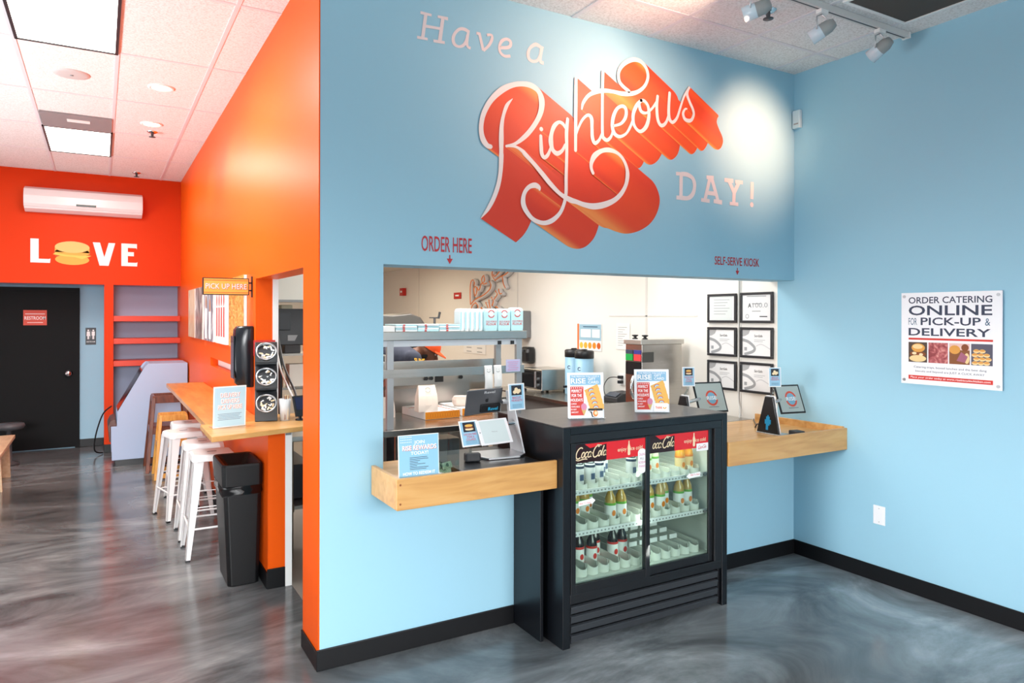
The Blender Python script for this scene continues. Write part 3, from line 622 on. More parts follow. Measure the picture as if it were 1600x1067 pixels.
for i, (y0, y1) in enumerate(((5.42, 4.81), (4.74, 4.16), (4.05, 3.40), (3.26, 2.66), (2.51, 1.86))):
    t = thing('wall_poster', pl[i], 'poster', (-0.02, (y0 + y1) / 2, 1.42), 'posters on the orange wall')
    w = y0 - y1; T = frame((-0.028, (y0 + y1) / 2, 1.422), UYW, UZ)
    sign_panel(t, T, w, 0.515, 0.02, whitep); g = MB().at(T); g.rect(-w / 2, 0, w / 2, 0.515, pm[i], 0.0008)
    if i == 3:
        for x in (-0.2, -0.07, 0.06, 0.19): g.rect(x - 0.03, 0.06, x + 0.03, 0.30, redp, 0.0016); g.disc(x, 0.36, 0.028, 0.05, redp, 0.0016)
    if i == 2:
        for x, s in ((-0.15, 1), (0.12, 0.9)): g.rect(x - 0.07, 0.02, x + 0.07, 0.3 * s, whitep, 0.0016); g.disc(x, 0.36 * s, 0.045, 0.06, mat('print_skin', '#B98060', 0.5), 0.0016)
    g.build('picture', t)
    for z in (0.03, 0.485): MB().cyl((-0.0065, (y0 + y1) / 2, 1.422 + z), (-0.0285, (y0 + y1) / 2, 1.422 + z), 0.008, None, chrome, 8).build('standoff', t)

# pick up sign hanging out from the wall
t = thing('projecting_sign', "yellow 'PICK UP HERE' sign on a black bracket above the counter", 'sign', (-0.16, 1.66, 1.785))
T = frame((-0.172, 1.645, 1.788), UXW, UZ)
sign_panel(t, T, 0.284, 0.112, 0.03, blackp, 'sign_box')
g = MB().at(T); g.rect(-0.136, 0.006, 0.136, 0.106, mat('sign_yellow', '#F8B74E', 0.5), 0.001); g.rect(-0.136, 0.014, 0.136, 0.018, mat('sign_orange_line', '#C2571E', 0.5), 0.002); g.rect(-0.136, 0.094, 0.136, 0.098, MATS['sign_orange_line'], 0.002)
g.text('PICK UP HERE', 0.002, 0.038, 0.036, redp, w=0.258, z=0.002, bold=0.045); g.text('PICK UP HERE', 0, 0.04, 0.034, whitep, w=0.252, z=0.003, bold=0.0); g.build('sign_face', t)
g = MB(); g.box(-0.014, -0.006, 1.652, 1.668, 1.775, 1.915, blackp); g.box(-0.03, -0.006, 1.652, 1.668, 1.865, 1.875, blackp); g.box(-0.03, -0.006, 1.652, 1.668, 1.815, 1.825, blackp); g.build('bracket', t)

# pick-up counter
ct = thing('bar_counter', 'L-shaped varnished wood pick-up counter along the orange wall', 'counter', (-0.2, 2.6, 0.965))
MB().box(-0.335, -0.0065, 1.3, 4.28, 0.965, 1.0, woodorange).build('long_board', ct, bevel=0.003)
MB().prism([(-0.366, 0.80), (0.30, 0.985), (0.30, 1.545), (-0.006, 1.545), (-0.006, 1.299), (-0.366, 1.299)], 2, 0.9705, 1.0, wood).build('end_board', ct, bevel=0.003)
MB().box(0.0955, 0.125, 1.12, 1.137, 0.925, 0.9705, grey).build('metal_bracket', ct)
for y in (2.2, 3.2, 4.1): MB().prism([(-0.0065, 0.965), (-0.0065, 0.75), (-0.03, 0.75), (-0.27, 0.945), (-0.27, 0.965)], 1, y - 0.015, y + 0.015, orange).build('support_bracket', ct)

# delivery sign
def board_text(g, lines, m, z=0.001, **k):
    for s, y, h, w in lines: g.text(s, 0, y, h, m, w=w, z=z, **k)
t = thing('acrylic_sign', "light blue 'DELIVERY DRIVERS PICK UP HERE' sign on the pick-up counter", 'sign', (-0.23, 1.135, 1.0))
T = frame((-0.229, 1.12, 1.001), (0.186, 0.047, 0), (0.02, -0.05, 1)); T2 = T
sign_panel(t, T, 0.192, 0.24, 0.004, whitep, 'holder'); g = MB().at(T); g.rect(-0.09, 0.006, 0.09, 0.234, skyp2, 0.0008)
for dz, m, dx in ((0.0014, mat('coral_print', '#F08C7C', 0.5), 0.003), (0.002, whitep, 0)):
    for s, y, w in (('DELIVERY', 0.178, 0.115), ('DRIVERS', 0.143, 0.105), ('PICK UP HERE', 0.108, 0.14)): g.text(s, dx, y - dx * 0.7, 0.025, m, w=w, z=dz, bold=0.04)
for k in range(5): g.rect(-0.07 + 0.004 * (k % 2), 0.078 - k * 0.0085, 0.07 - 0.008 * (k % 3), 0.081 - k * 0.0085, mat('grey_blue_print', '#7D96AE', 0.5), 0.0014)
g.build('printed_sheet', t)
MB().at(T).box(-0.096, 0.096, 0.0, 0.003, -0.06, 0.0, acrylic).build('foot', t)

# condiment stand
cs = thing('condiment_stand', 'black three-tier stand with steel cups of packets on the pick-up counter', 'condiment stand', (0.0, 1.25, 1.0))
fx = Vector((0.985, -0.17, 0)); Tc = frame((0.003, 1.245, 1.0005), fx, UZ)
def zig(): return [(0.0, 0.0), (0.0, 0.118), (-0.055, 0.175), (-0.085, 0.185), (-0.085, 0.205), (-0.02, 0.20), (-0.02, 0.285), (-0.072, 0.335), (-0.10, 0.345), (-0.10, 0.365), (-0.04, 0.36), (-0.04, 0.44), (-0.09, 0.485), (-0.17, 0.485), (-0.17, 0.0)]
g = MB().at(Tc); Z = zig(); n = len(Z); v = [(-0.066, b, a) for a, b in Z] + [(0.066, b, a) for a, b in Z]
g.add(v, [tuple(range(n)), tuple(range(2 * n - 1, n - 1, -1))] + [(i, i + n, (i + 1) % n + n, (i + 1) % n) for i in range(n)], charcoal); g.build('body', cs, bevel=0.003)
random.seed(3)
for k, (a, b) in enumerate(((-0.012, 0.105), (-0.03, 0.268), (-0.048, 0.425))):
    C = Tc @ Vector((0, b, a)); ax = (Tc.to_3x3() @ Vector((0, 0.5, 0.86))).normalized()
    g = MB(); p = lambda d: (C + ax * d)
    ring = [(0.05, -0.04), (0.054, 0.012), (0.062, 0.015), (0.062, 0.019), (0.055, 0.02), (0.051, -0.02), (0.0, -0.022)]
    q = ax.to_track_quat('Z', 'Y').to_matrix().to_4x4(); M4 = Matrix.Translation(C) @ q
    g.at(M4).lathe((0, 0, 0), ring, alu, 24); cup = g.build('cup', cs); cup['_o'] = list(cs['_o'])
    g = MB().at(M4); cols = [paper, creamp, paper]
    for i in range(44):
        aa = random.random() * 6.28; rr = 0.044 * math.sqrt(random.random()); g.at(M4 @ Matrix.Translation((rr * math.cos(aa), rr * math.sin(aa), -0.016 + random.random() * 0.03)) @ Matrix.Rotation(random.random() * 3, 4, 'Z') @ Matrix.Rotation(random.random() - 0.5, 4, 'X')).box(-0.011, 0.011, -0.0045, 0.0045, 0, 0.004, cols[i % 3])
    pk = g.build('packets', cs); pk['kind'] = 'stuff'
t = thing('table_sign', "small red '100/100' sign behind the condiment stand", 'sign', (0.035, 1.47, 1.0))
T = frame((0.035, 1.47, 1.395), UXW, UZ); sign_panel(t, T, 0.135, 0.10, 0.003, mat('bright_red_card', '#E23A34', 0.5)); g = MB().at(T); g.text('100/100', 0, 0.04, 0.034, whitep, w=0.115, z=0.001, bold=0.03); g.build('lettering', t)
g = MB(); g.box(0.03, 0.04, 1.4735, 1.48, 1.01, 1.42, chrome); g.box(-0.01, 0.08, 1.45, 1.51, 1.0005, 1.01, chrome); g.build('stand', t)

# wall dispenser
t = thing('napkin_dispenser', 'tall black curved dispenser mounted on the orange wall above the counter', 'dispenser', (-0.07, 1.67, 1.18))
g = MB()
def dsec(z, s, d): return [(-0.007, 1.60, z), (-0.007, 1.60 + 0.15, z), (-0.06 * d, 1.60 + 0.15, z), (-0.112 * d, 1.60 + 0.11 + 0.02 * s, z), (-0.112 * d, 1.60 + 0.04 - 0.02 * s, z), (-0.06 * d, 1.60, z)]
rows = [dsec(1.18, 0, 0.75), dsec(1.20, 0.6, 1.0), dsec(1.30, 1, 1.1), dsec(1.45, 1, 1.12), dsec(1.56, 0.8, 1.05), dsec(1.585, 0.2, 0.9)]
v = [p for r in rows for p in r]; f = [(k * 6 + i, k * 6 + (i + 1) % 6, k * 6 + 6 + (i + 1) % 6, k * 6 + 6 + i) for k in range(5) for i in range(6)] + [tuple(range(5, -1, -1)), tuple(range(30, 36))]
g.add(v, f, mat('smoked_black_plastic', '#1C2026', 0.18), True); o = g.build('housing', t, bevel=0.008)
MB().box(-0.132, -0.126, 1.62, 1.73, 1.24, 1.52, mat('smoked_window', '#30363E', 0.1)).build('window', t)

# odds and ends on the counter inside the side opening
t = thing('utensil_cup', 'frosted white plastic cup of stir sticks on the end of the counter', 'cup', (0.113, 1.235, 1.0))
MB().lathe((0.113, 1.235, 1.0005), [(0.0, 0.0), (0.028, 0), (0.037, 0.135), (0.034, 0.135), (0.026, 0.006), (0.0, 0.006)], mat('frosted_plastic', '#D9DADC', 0.3), 18).build('container', t)
for k in range(5): MB().box(0.105 + k * 0.006, 0.109 + k * 0.006, 1.205 + 0.008 * (k % 3), 1.212 + 0.008 * (k % 3), 1.008, 1.155 + 0.006 * (k % 2), creamp if k % 2 else brownp).build('stir_stick', t)
t = thing('card_reader', 'black card reader on a small stand inside the side opening', 'card reader', (0.2, 1.2, 1.0))
g = MB().at(frame((0.205, 1.17, 1.03), (0.9, 0.3, 0), (0.0, 0.35, 1))); g.box(-0.04, 0.04, 0, 0.13, -0.016, 0, blackpl); g.box(-0.032, 0.032, 0.04, 0.12, 0, 0.001, mat('dark_blue_screen', '#23284A', 0.2)); g.build('device', t, bevel=0.004)
MB().lathe((0.2, 1.205, 1.0005), [(0.03, 0), (0.03, 0.008), (0.01, 0.012), (0.01, 0.05), (0.0, 0.05)], blackpl, 12).build('stand_foot', t)

# trash can
tc = thing('trash_can', 'tall black trash can with bag-lined open lid beside the orange knee wall', 'trash can', (-0.12, 1.44, 0))
def rr4(x0, x1, y0, y1, z, r=0.02): return [(x0 + r, y0, z), (x1 - r, y0, z), (x1, y0 + r, z), (x1, y1 - r, z), (x1 - r, y1, z), (x0 + r, y1, z), (x0, y1 - r, z), (x0, y0 + r, z)]
def loft(g, rows, m, caps=(True, True), smooth=False):
    n = len(rows[0]); v = [p for r in rows for p in r]
    f = [(k * n + i, k * n + (i + 1) % n, (k + 1) * n + (i + 1) % n, (k + 1) * n + i) for k in range(len(rows) - 1) for i in range(n)]
    if caps[0]: f.append(tuple(range(n - 1, -1, -1)))
    if caps[1]: f.append(tuple(range((len(rows) - 1) * n, len(rows) * n)))
    return g.add(v, f, m, smooth)
tb = mat('black_can_plastic', '#111214', 0.38, spec=0.4); bag = mat('black_bin_bag', '#0C0C0E', 0.16)
g = MB(); loft(g, [rr4(-0.212, -0.03, 1.285, 1.63, 0), rr4(-0.24, -0.018, 1.265, 1.66, 0.60)], tb); g.build('body', tc, bevel=0.006)
random.seed(5); rows = []
for k, z in enumerate((0.555, 0.575, 0.592, 0.612)):
    j = 0.010 if k in (1, 2) else 0.002; rows.append([(p[0] + (random.random() - 0.3) * (-j if p[0] < -0.12 else j * 0.4), p[1] + (random.random() - 0.3) * (-j if p[1] < 1.45 else j), z + (random.random() - 0.5) * 0.012) for p in rr4(-0.246, -0.0145, 1.258, 1.666, z, 0.03)])
g = MB(); loft(g, rows, bag, (False, False), True); g.build('bin_bag', tc)
g = MB(); loft(g, [rr4(-0.247, -0.0135, 1.256, 1.668, 0.612), rr4(-0.252, -0.0135, 1.25, 1.672, 0.735), rr4(-0.247, -0.018, 1.255, 1.667, 0.75), rr4(-0.228, -0.03, 1.278, 1.644, 0.745), rr4(-0.19, -0.07, 1.34, 1.57, 0.69)], tb, (True, True)); g.build('lid', tc, bevel=0.004)

# white metal stools
wm = mat('white_painted_metal', '#E9E9E9', 0.3)
def stool(label):
    r = thing('bar_stool', label, 'stool', (0, 0, 0), 'white metal stools under the counter')
    a, s, zt = 0.185, 0.135, 0.70
    g = MB(); loft(g, [rr4(-s - 0.006, s + 0.006, -s - 0.006, s + 0.006, zt - 0.045, 0.03), rr4(-s, s, -s, s, zt - 0.008, 0.035), rr4(-s + 0.012, s - 0.012, -s + 0.012, s - 0.012, zt, 0.03)], wm, (True, True))
    g.build('seat', r, bevel=0.004)
    MB().box(-0.03, 0.03, -0.009, 0.009, zt, zt + 0.0006, dkgrey).build('grip_slot', r)
    for sx in (-1, 1):
        for sy in (-1, 1):
            g = MB(); lo = (sx * a, sy * a); hi = (sx * (s - 0.002), sy * (s - 0.002)); w0, w1 = 0.018, 0.042; t_ = 0.006
            for ax in (0, 1):   # an angle-section leg: two tapering plates meeting at the outer corner
                def pt(c, w, z):
                    p0 = Vector((c[0], c[1], z)); d = Vector((-sx, 0, 0)) if ax == 0 else Vector((0, -sy, 0)); n_ = Vector((0, -sy, 0)) if ax == 0 else Vector((-sx, 0, 0))
                    return [tuple(p0), tuple(p0 + d * w * 1.6), tuple(p0 + d * w * 1.6 + n_ * t_), tuple(p0 + n_ * t_)]
                g.hexa(pt(lo, w0, 0.012), pt(hi, w1, zt - 0.045), wm)
            lg = g.build('leg', r); lg['_o'] = [0, 0, 0]
            MB().box(min(lo[0], lo[0] - sx * 0.028), max(lo[0], lo[0] - sx * 0.028), min(lo[1], lo[1] - sy * 0.028), max(lo[1], lo[1] - sy * 0.028), 0.0, 0.014, blackpl).build('rubber_foot', lg)
    for z, al in ((0.21, 0), (0.23, 1)):
        k = a + (s - a) * z / zt - 0.006
        for sg in (-1, 1):
            p, q = ((-k, sg * k, z), (k, sg * k, z)) if al == 0 else ((sg * k, -k, z), (sg * k, k, z))
            MB().cyl(p, q, 0.007, None, wm, 8).build('foot_rail', r)
    for sg in (-1, 1):
        k = a + (s - a) * 0.5 - 0.01; MB().cyl((-k, sg * k, 0.35), (k, sg * k, 0.35), 0.004, None, wm, 6).build('brace', r)
    return r
st0 = stool('white metal stool nearest the trash can, front of the four'); st0.location = (-0.205, 2.07, 0)
dup(st0, (-0.208, 2.56, 0), 0.0, 'white metal stool just behind the front one under the counter')
dup(st0, (-0.285, 3.17, 0), 0.22, 'white metal stool angled out from the counter, third from the front')
dup(st0, (-0.20, 3.68, 0), 0.0, 'white metal stool farthest under the counter, mostly hidden')
# ------------------------------------------------------------------ ordering ledges and the counter housing
lg = thing('service_ledge', 'wooden tray ledge under the left of the ordering opening', 'ledge', (0.7, -0.14, 0.78))
MB().box(0.246, 1.0925, -0.352, -0.332, 0.792, 0.932, wood).build('front_fascia', lg, bevel=0.002)
MB().box(0.246, 0.266, -0.3315, -0.0105, 0.792, 0.932, wood).build('end_fascia', lg, bevel=0.002)
MB().box(0.2665, 1.0925, -0.3315, -0.0005, 0.870, 0.890, wood).box(0.312, 1.084, -0.0005, 0.24, 0.8705, 0.890, wood).build('shelf_board', lg)
for z in (0.82, 0.905): MB().cyl((0.262, -0.3525, z), (0.262, -0.351, z), 0.005, None, brownp, 10).build('plug', lg)
tag(MB().box(0.60, 1.05, -0.328, 0.22, 0.8905, 0.918, blacksat).build('counter_mat', bevel=0.003), 'black slab under the tablet stand on the left ledge', 'counter mat')
lg = thing('service_ledge', 'wooden tray ledge for the kiosks, right of the drinks fridge', 'ledge', (2.8, -0.2, 0.79))
MB().box(2.236, 3.316, -0.412, -0.392, 0.79, 0.93, wood).build('front_fascia', lg, bevel=0.002)
MB().box(2.25, 3.2965, -0.3915, -0.001, 0.873, 0.893, wood).box(2.25, 3.2965, -0.001, 0.33, 0.8735, 0.893, wood).build('shelf_board', lg)
MB().box(3.297, 3.316, -0.3915, 0.325, 0.873, 0.937, wood).build('end_rim', lg, bevel=0.002)

hs = thing('counter_housing', 'black laminate counter housing with a brown-black top around the drinks fridge', 'counter', (1.66, -0.1, 0))
topm = ramp_mat('dark_laminate_top', [(0.3, '#35302E'), (0.7, '#4A4441')], scale=(1, 8, 1), nscale=4, rough=0.3)
MB().box(1.094, 2.232, -0.402, 0.27, 1.096, 1.102, topm).build('top_slab', hs, bevel=0.001)
MB().box(1.1385, 2.1915, -0.402, 0.268, 1.062, 1.0955, blacksat).build('header_panel', hs)
MB().box(1.094, 1.138, -0.402, 0.265, 0.0, 1.0955, blacksat).build('side_panel', hs, bevel=0.002)
MB().box(2.192, 2.232, -0.402, 0.265, 0.0, 1.0955, blacksat).build('side_panel', hs, bevel=0.002)
tag(MB().box(1.046, 1.064, -0.270, -0.002, 0.0, 0.868, blacksat).build('support_panel', bevel=0.002), 'flat black support panel standing under the right end of the left ledge', 'panel')

# ------------------------------------------------------------------ drinks fridge
fr = thing('drinks_fridge', 'black two-door glass drinks fridge with red soda banners', 'fridge', (1.665, -0.1, 0))
fx0, fx1, fy0, fy1 = 1.14, 2.19, -0.385, 0.24
inner = mat('fridge_liner', '#E6EAE4', 0.35)
g = MB(); g.box(fx0, fx0 + 0.02, fy0, fy1, 0.012, 1.06, blackpl); g.box(fx1 - 0.02, fx1, fy0, fy1, 0.012, 1.06, blackpl); g.box(fx0 + 0.02, fx1 - 0.02, fy1 - 0.02, fy1, 0.012, 1.06, blackpl)
g.box(fx0 + 0.02, fx1 - 0.02, fy0 + 0.02, fy1 - 0.02, 0.012, 0.285, blackpl); g.box(fx0 + 0.02, fx1 - 0.02, fy0, fy1 - 0.02, 1.035, 1.06, blackpl)
g.build('cabinet', fr)
g = MB(); g.box(fx0 + 0.02, fx0 + 0.035, fy0 + 0.04, fy1 - 0.02, 0.285, 1.035, inner); g.box(fx1 - 0.035, fx1 - 0.02, fy0 + 0.04, fy1 - 0.02, 0.285, 1.035, inner); g.box(fx0 + 0.035, fx1 - 0.035, fy1 - 0.035, fy1 - 0.02, 0.285, 1.035, inner)
g.box(fx0 + 0.035, fx1 - 0.035, fy0 + 0.04, fy1 - 0.035, 0.285, 0.30, inner); g.box(fx0 + 0.035, fx1 - 0.035, fy0 + 0.04, fy1 - 0.035, 1.02, 1.035, inner)
g.build('liner', fr)
g = MB(); g.box(fx0, fx1, -0.40, -0.386, 1.018, 1.06, blackpl); g.box(fx0, fx1, -0.40, -0.386, 0.215, 0.262, blackpl); g.box(2.135, fx1, -0.40, -0.386, 0.262, 1.018, blackpl); g.build('front_frame', fr, bevel=0.002)
slat = mat('charcoal_grille', '#33363A', 0.35)
for k in range(4):
    z = 0.205 - k * 0.048
    MB().prism([(-0.386, z), (-0.404, z - 0.004), (-0.398, z - 0.038), (-0.386, z - 0.044)], 0, fx0 + 0.004, fx1 - 0.03, slat).build('grille_slat', fr, bevel=0.002)
for z in (0.537, 0.748):
    g = MB(); g.box(fx0 + 0.037, 2.15, -0.33, 0.2, z - 0.008, z, inner); g.build('shelf', fr)
    g = MB(); g.box(fx0 + 0.037, 2.15, -0.336, -0.3305, z - 0.014, z + 0.012, whitegloss)
    for i in range(44): g.box(fx0 + 0.05 + i * 0.0235, fx0 + 0.06 + i * 0.0235, -0.3368, -0.336, z - 0.006, z + 0.002, greyp)
    g.build('price_rail', fr)
for x in (1.60, 2.10): MB().box(x, x + 0.022, 0.19, 0.2, 0.30, 1.02, mat('shelf_pilaster', '#B9BDBA', 0.4)).build('shelf_standard', fr)
# plastic bottle organisers: lanes with rounded front stops
orgm = mat('white_organiser_plastic', '#E9EBE4', 0.3)
def organiser(x0, n, pitch, y, z, h=0.05):
    g = MB()
    for i in range(n):
        cx = x0 + i * pitch; r = pitch * 0.46
        v = []
        for k in range(11):
            a = PI + PI * k / 10
            zz = h * (1.0 - 0.35 * math.sin(PI * k / 10))
            v += [(cx + r * math.cos(a), y + r * 0.9 + r * 0.9 * math.sin(a), z + 0.001), (cx + r * math.cos(a), y + r * 0.9 + r * 0.9 * math.sin(a), z + zz)]
        g.add(v, [(2 * k, 2 * k + 2, 2 * k + 3, 2 * k + 1) for k in range(10)], orgm, True)
        g.box(cx + r, cx + r + pitch * 0.08, y + r, 0.17, z + 0.001, z + h * 0.9, orgm)
    g.build('bottle_organiser', fr)
organiser(1.21, 13, 0.072, -0.322, 0.301, 0.062); organiser(1.21, 13, 0.072, -0.322, 0.538, 0.06); organiser(1.21, 13, 0.072, -0.322, 0.749, 0.052)
# price tabs sitting on the lower right organiser
g = MB()
for j in range(4):
    for i in range(5): g.box(1.68 + i * 0.075 + j * 0.004, 1.735 + i * 0.075 + j * 0.004, -0.2 + j * 0.09, -0.195 + j * 0.09, 0.36 + j * 0.012, 0.385 + j * 0.012, whitegloss)
g.build('price_tabs', fr)
# doors
deepred = mat('banner_red', '#D41F26', 0.3, emit='#D41F26', estr=0.15); dkred = mat('banner_dark', '#2A0B0C', 0.3)
def soda_script(g, x, y, w, h, m, z, part='full'):
    def E(cx, cy, rx, ry, a0, a1, wd): g.stroke([(x + w * (cx + rx * math.cos(a) + 0.12 * (cy + ry * math.sin(a) - 0.4)), y + h * (cy + ry * math.sin(a))) for a in [a0 + (a1 - a0) * i / 12 for i in range(13)]], wd * h, m, z, 2)
    def Ln(pts, wd): g.stroke([(x + w * (p + 0.12 * (q - 0.4)), y + h * q) for p, q in pts], wd * h, m, z, 3)
    if part == 'full': E(0.10, 0.50, 0.10, 0.44, 0.9, 5.4, 0.10); Ln([(0.0, 0.05), (0.12, -0.08), (0.3, 0.0), (0.42, -0.04)], 0.08)
    E(0.235, 0.33, 0.045, 0.22, 0, 6.28, 0.09); E(0.345, 0.33, 0.045, 0.22, 0.8, 5.6, 0.09); E(0.445, 0.33, 0.045, 0.22, 0, 6.28, 0.09); Ln([(0.49, 0.52), (0.485, 0.2), (0.53, 0.14)], 0.08)
    Ln([(0.52, 0.42), (0.56, 0.42)], 0.09)
    E(0.66, 0.52, 0.10, 0.46, 0.9, 5.5, 0.10); Ln([(0.70, 0.86), (0.62, 1.05), (0.78, 0.98)], 0.07)
    E(0.785, 0.33, 0.04, 0.22, 0, 6.28, 0.09); Ln([(0.87, 0.95), (0.855, 0.3), (0.89, 0.14)], 0.10); E(0.955, 0.33, 0.04, 0.2, 0, 6.28, 0.09); Ln([(0.995, 0.5), (0.99, 0.2), (1.03, 0.16)], 0.08)
def fridge_door(x0, x1, y, label):
    g = MB(); s = 0.030
    g.box(x0, x0 + s, y - 0.014, y, 0.263, 1.017, blackpl); g.box(x1 - s, x1, y - 0.014, y, 0.263, 1.017, blackpl); g.box(x0 + s, x1 - s, y - 0.014, y, 0.263, 0.308, blackpl); g.box(x0 + s, x1 - s, y - 0.014, y, 1.008, 1.017, blackpl)
    d = g.build('door', fr, bevel=0.002)
    MB().box(x0 + s, x1 - s, y - 0.008, y - 0.004, 0.308, 1.008, glass).build('pane', d)
    T = frame((x0 + s, y - 0.0085, 0.914), UXW, UZ); w = x1 - x0 - 2 * s; h = 0.094
    b = MB().at(T); b.rect(0, 0, w, h, deepred); b.rect(0, 0, w * 0.43, h, dkred, 0.0003); b.poly([(w * 0.12, h), (w * 0.2, h * 0.75), (w * 0.43, h * 0.9), (w * 0.43, h)], deepred, 0.0005)
    soda_script(b, 0.004, h * 0.2, w * 0.415, h * 0.66, creamp, 0.001, 'full' if x0 < 1.3 else 'cut')
    b.text('enjoy', w * 0.655, h * 0.38, 0.02, creamp, w=w * 0.13, z=0.001, bold=0.02); b.text('ice cold', w * 0.865, h * 0.38, 0.02, creamp, w=w * 0.18, z=0.001, bold=0.02)
    cx = w * 0.755; pr = [(0.006, 0.12), (0.009, 0.2), (0.008, 0.35), (0.0095, 0.48), (0.0085, 0.6), (0.004, 0.75), (0.0035, 0.92)]
    b.poly([(cx + r, h * t) for r, t in pr] + [(cx - r, h * t) for r, t in pr[::-1]], creamp, 0.001)
    b.build('banner', d)
    a = MB().at(frame((x0 + s, y - 0.0088, 0), UXW, UZ))
    if x0 < 1.3: pts = [(0.02, 0.722), (0.10, 0.728), (0.10, 0.735), (0.125, 0.717), (0.10, 0.697), (0.10, 0.704), (0.02, 0.698)]; tx = 0.06
    else: pts = [(w - 0.06, 0.778), (w - 0.14, 0.774), (w - 0.14, 0.78), (w - 0.165, 0.762), (w - 0.14, 0.744), (w - 0.14, 0.75), (w - 0.06, 0.754)]; tx = w - 0.1
    a.poly(pts, whitep); a.text('Slide To Open', tx, (pts[0][1] + pts[-1][1]) / 2 - 0.004, 0.009, redp, w=0.07, z=0.0006); a.build('arrow_sticker', d)
    a = MB().at(frame((x0 + s, y - 0.009, 0), UXW, UZ))
    if x0 < 1.3:
        a.rect(w - 0.05, 0.84, w + 0.005, 0.93, whitep); a.disc(w - 0.0225, 0.93, 0.0275, 0.022, whitep, 0, 14, 0, PI); a.disc(w - 0.0225, 0.84, 0.0275, 0.02, whitep, 0, 14, PI, 2 * PI)
        for i, t_ in enumerate(('CALLING', 'ALL', 'SODA', 'FANS')): a.text(t_, w - 0.022, 0.915 - i * 0.021, 0.012, pinkp if i != 1 else greyp, w=0.04 if i == 0 else None, z=0.0006, bold=0.02)
        a.build('round_sticker', d)
    else:
        a.rect(w - 0.09, 0.895, w, 0.938, whitep); soda_script(a, w - 0.075, 0.908, 0.06, 0.02, redp, 0.0006); a.build('brand_tag', d)
    return d
fridge_door(1.142, 1.655, -0.388, '')
fridge_door(1.625, 2.132, -0.372, '')
area_light('fridge_strip', (1.4, -0.29, 1.015), (1.4, -0.1, 0.3), 0.42, 0.03, 1.3, (0.95, 1.0, 0.93)); area_light('fridge_strip', (1.88, -0.29, 1.015), (1.88, -0.1, 0.3), 0.42, 0.03, 1.3, (0.95, 1.0, 0.93))
area_light('fridge_strip', (1.66, -0.325, 0.65), (1.66, 0.1, 0.5), 0.03, 0.6, 0.9, (0.95, 1.0, 0.93))
MB().box(1.655, 1.675, -0.345, -0.335, 0.31, 1.0, MATS['shelf_pilaster']).build('centre_post', fr)
# drinks
amber = mat('apple_juice', '#C9A14E', 0.12, coat=0.3); cola = mat('dark_cola', '#1C0F10', 0.1, coat=0.3); oj = mat('orange_juice', '#F5A623', 0.15, coat=0.3); lem = mat('clear_drink', '#D9DCC0', 0.12, coat=0.3)
lime = mat('green_label', '#6CB33A', 0.4); canw = mat('can_white', '#EDEEF0', 0.3)
BP = [(0.0, 0.0), (0.028, 0.0), (0.031, 0.006), (0.031, 0.115), (0.027, 0.14), (0.013, 0.17), (0.0125, 0.185)]
def bottle(liq, lab1, lab2, capm, label, s=1.0):
    r = thing('drink_bottle', label, 'bottle', (0, 0, 0), 'bottles in the drinks fridge')
    MB().lathe((0, 0, 0), [(a * s, b * s) for a, b in BP], liq, 18).build('body', r)
    MB().lathe((0, 0, 0), [(0.0125 * s, 0.182 * s), (0.015 * s, 0.182 * s), (0.015 * s, 0.2 * s), (0.0, 0.2 * s)], capm, 14).build('cap', r)
    g = MB(); g.lathe((0, 0, 0), [(0.0314 * s, 0.028 * s), (0.0316 * s, 0.03 * s), (0.0316 * s, 0.1 * s), (0.0314 * s, 0.102 * s)], lab1, 18); g.lathe((0, 0, 0), [(0.0314 * s, 0.1 * s), (0.0318 * s, 0.101 * s), (0.0318 * s, 0.112 * s), (0.0314 * s, 0.113 * s)], lab2, 18)
    g.lathe((0, 0, 0), [(0.0314 * s, 0.018 * s), (0.0318 * s, 0.019 * s), (0.0318 * s, 0.03 * s), (0.0314 * s, 0.031 * s)], lab2, 18)
    g.at(frame((0, -0.0323 * s, 0.06 * s), UXW, UZ)).disc(0, 0, 0.012 * s, 0.016 * s, orangep if lab2 != redp else redp); g.build('label', r)
    return r
def place(proto, spots, labels, first=[0]):
    for i, (sp, lb) in enumerate(zip(spots, labels)):
        if i == 0: proto.location = sp; proto['_o'] = list(sp); proto['label'] = lb; o = proto
        else: o = dup(proto, sp, 0, lb)
bj = bottle(amber, whitep, lime, blackp, '')
place(bj, [(1.498, -0.26, 0.5375), (1.57, -0.26, 0.5375), (1.354, -0.13, 0.5375), (1.426, -0.12, 0.5375), (1.498, -0.05, 0.5375), (1.786, -0.24, 0.5375), (1.858, -0.25, 0.5375), (1.93, -0.2, 0.5375), (2.002, -0.25, 0.5375), (2.074, -0.24, 0.5375)],
      ['amber bottle behind the left door, left of the front pair on the middle shelf', 'amber bottle behind the left door, right of the front pair on the middle shelf', 'amber bottle at the far left of the middle shelf, set back', 'amber bottle set back on the middle shelf, second from the left', 'amber bottle set back in the middle of the left middle shelf', 'amber bottle at the left edge of the right middle shelf', 'amber bottle second from the left on the right middle shelf', 'amber bottle set back in the middle of the right middle shelf', 'amber bottle close to the glass on the right middle shelf', 'amber bottle farthest right on the right middle shelf'])
bc = bottle(cola, whitep, redp, blackp, '', 0.98)
place(bc, [(1.354, -0.17, 0.3005), (1.426, -0.19, 0.3005), (1.498, -0.12, 0.3005), (1.57, -0.19, 0.3005), (1.642, -0.18, 0.3005)],
      ['dark cola bottle at the left end of the bottom shelf', 'dark cola bottle second from the left on the bottom shelf', 'dark cola bottle set farthest back on the bottom shelf', 'dark cola bottle second from the right on the bottom shelf', 'dark cola bottle at the right end of the bottom shelf row'])
bo = bottle(oj, mat('juice_label', '#F7D9A0', 0.4), orangep, orangep, '', 0.94)
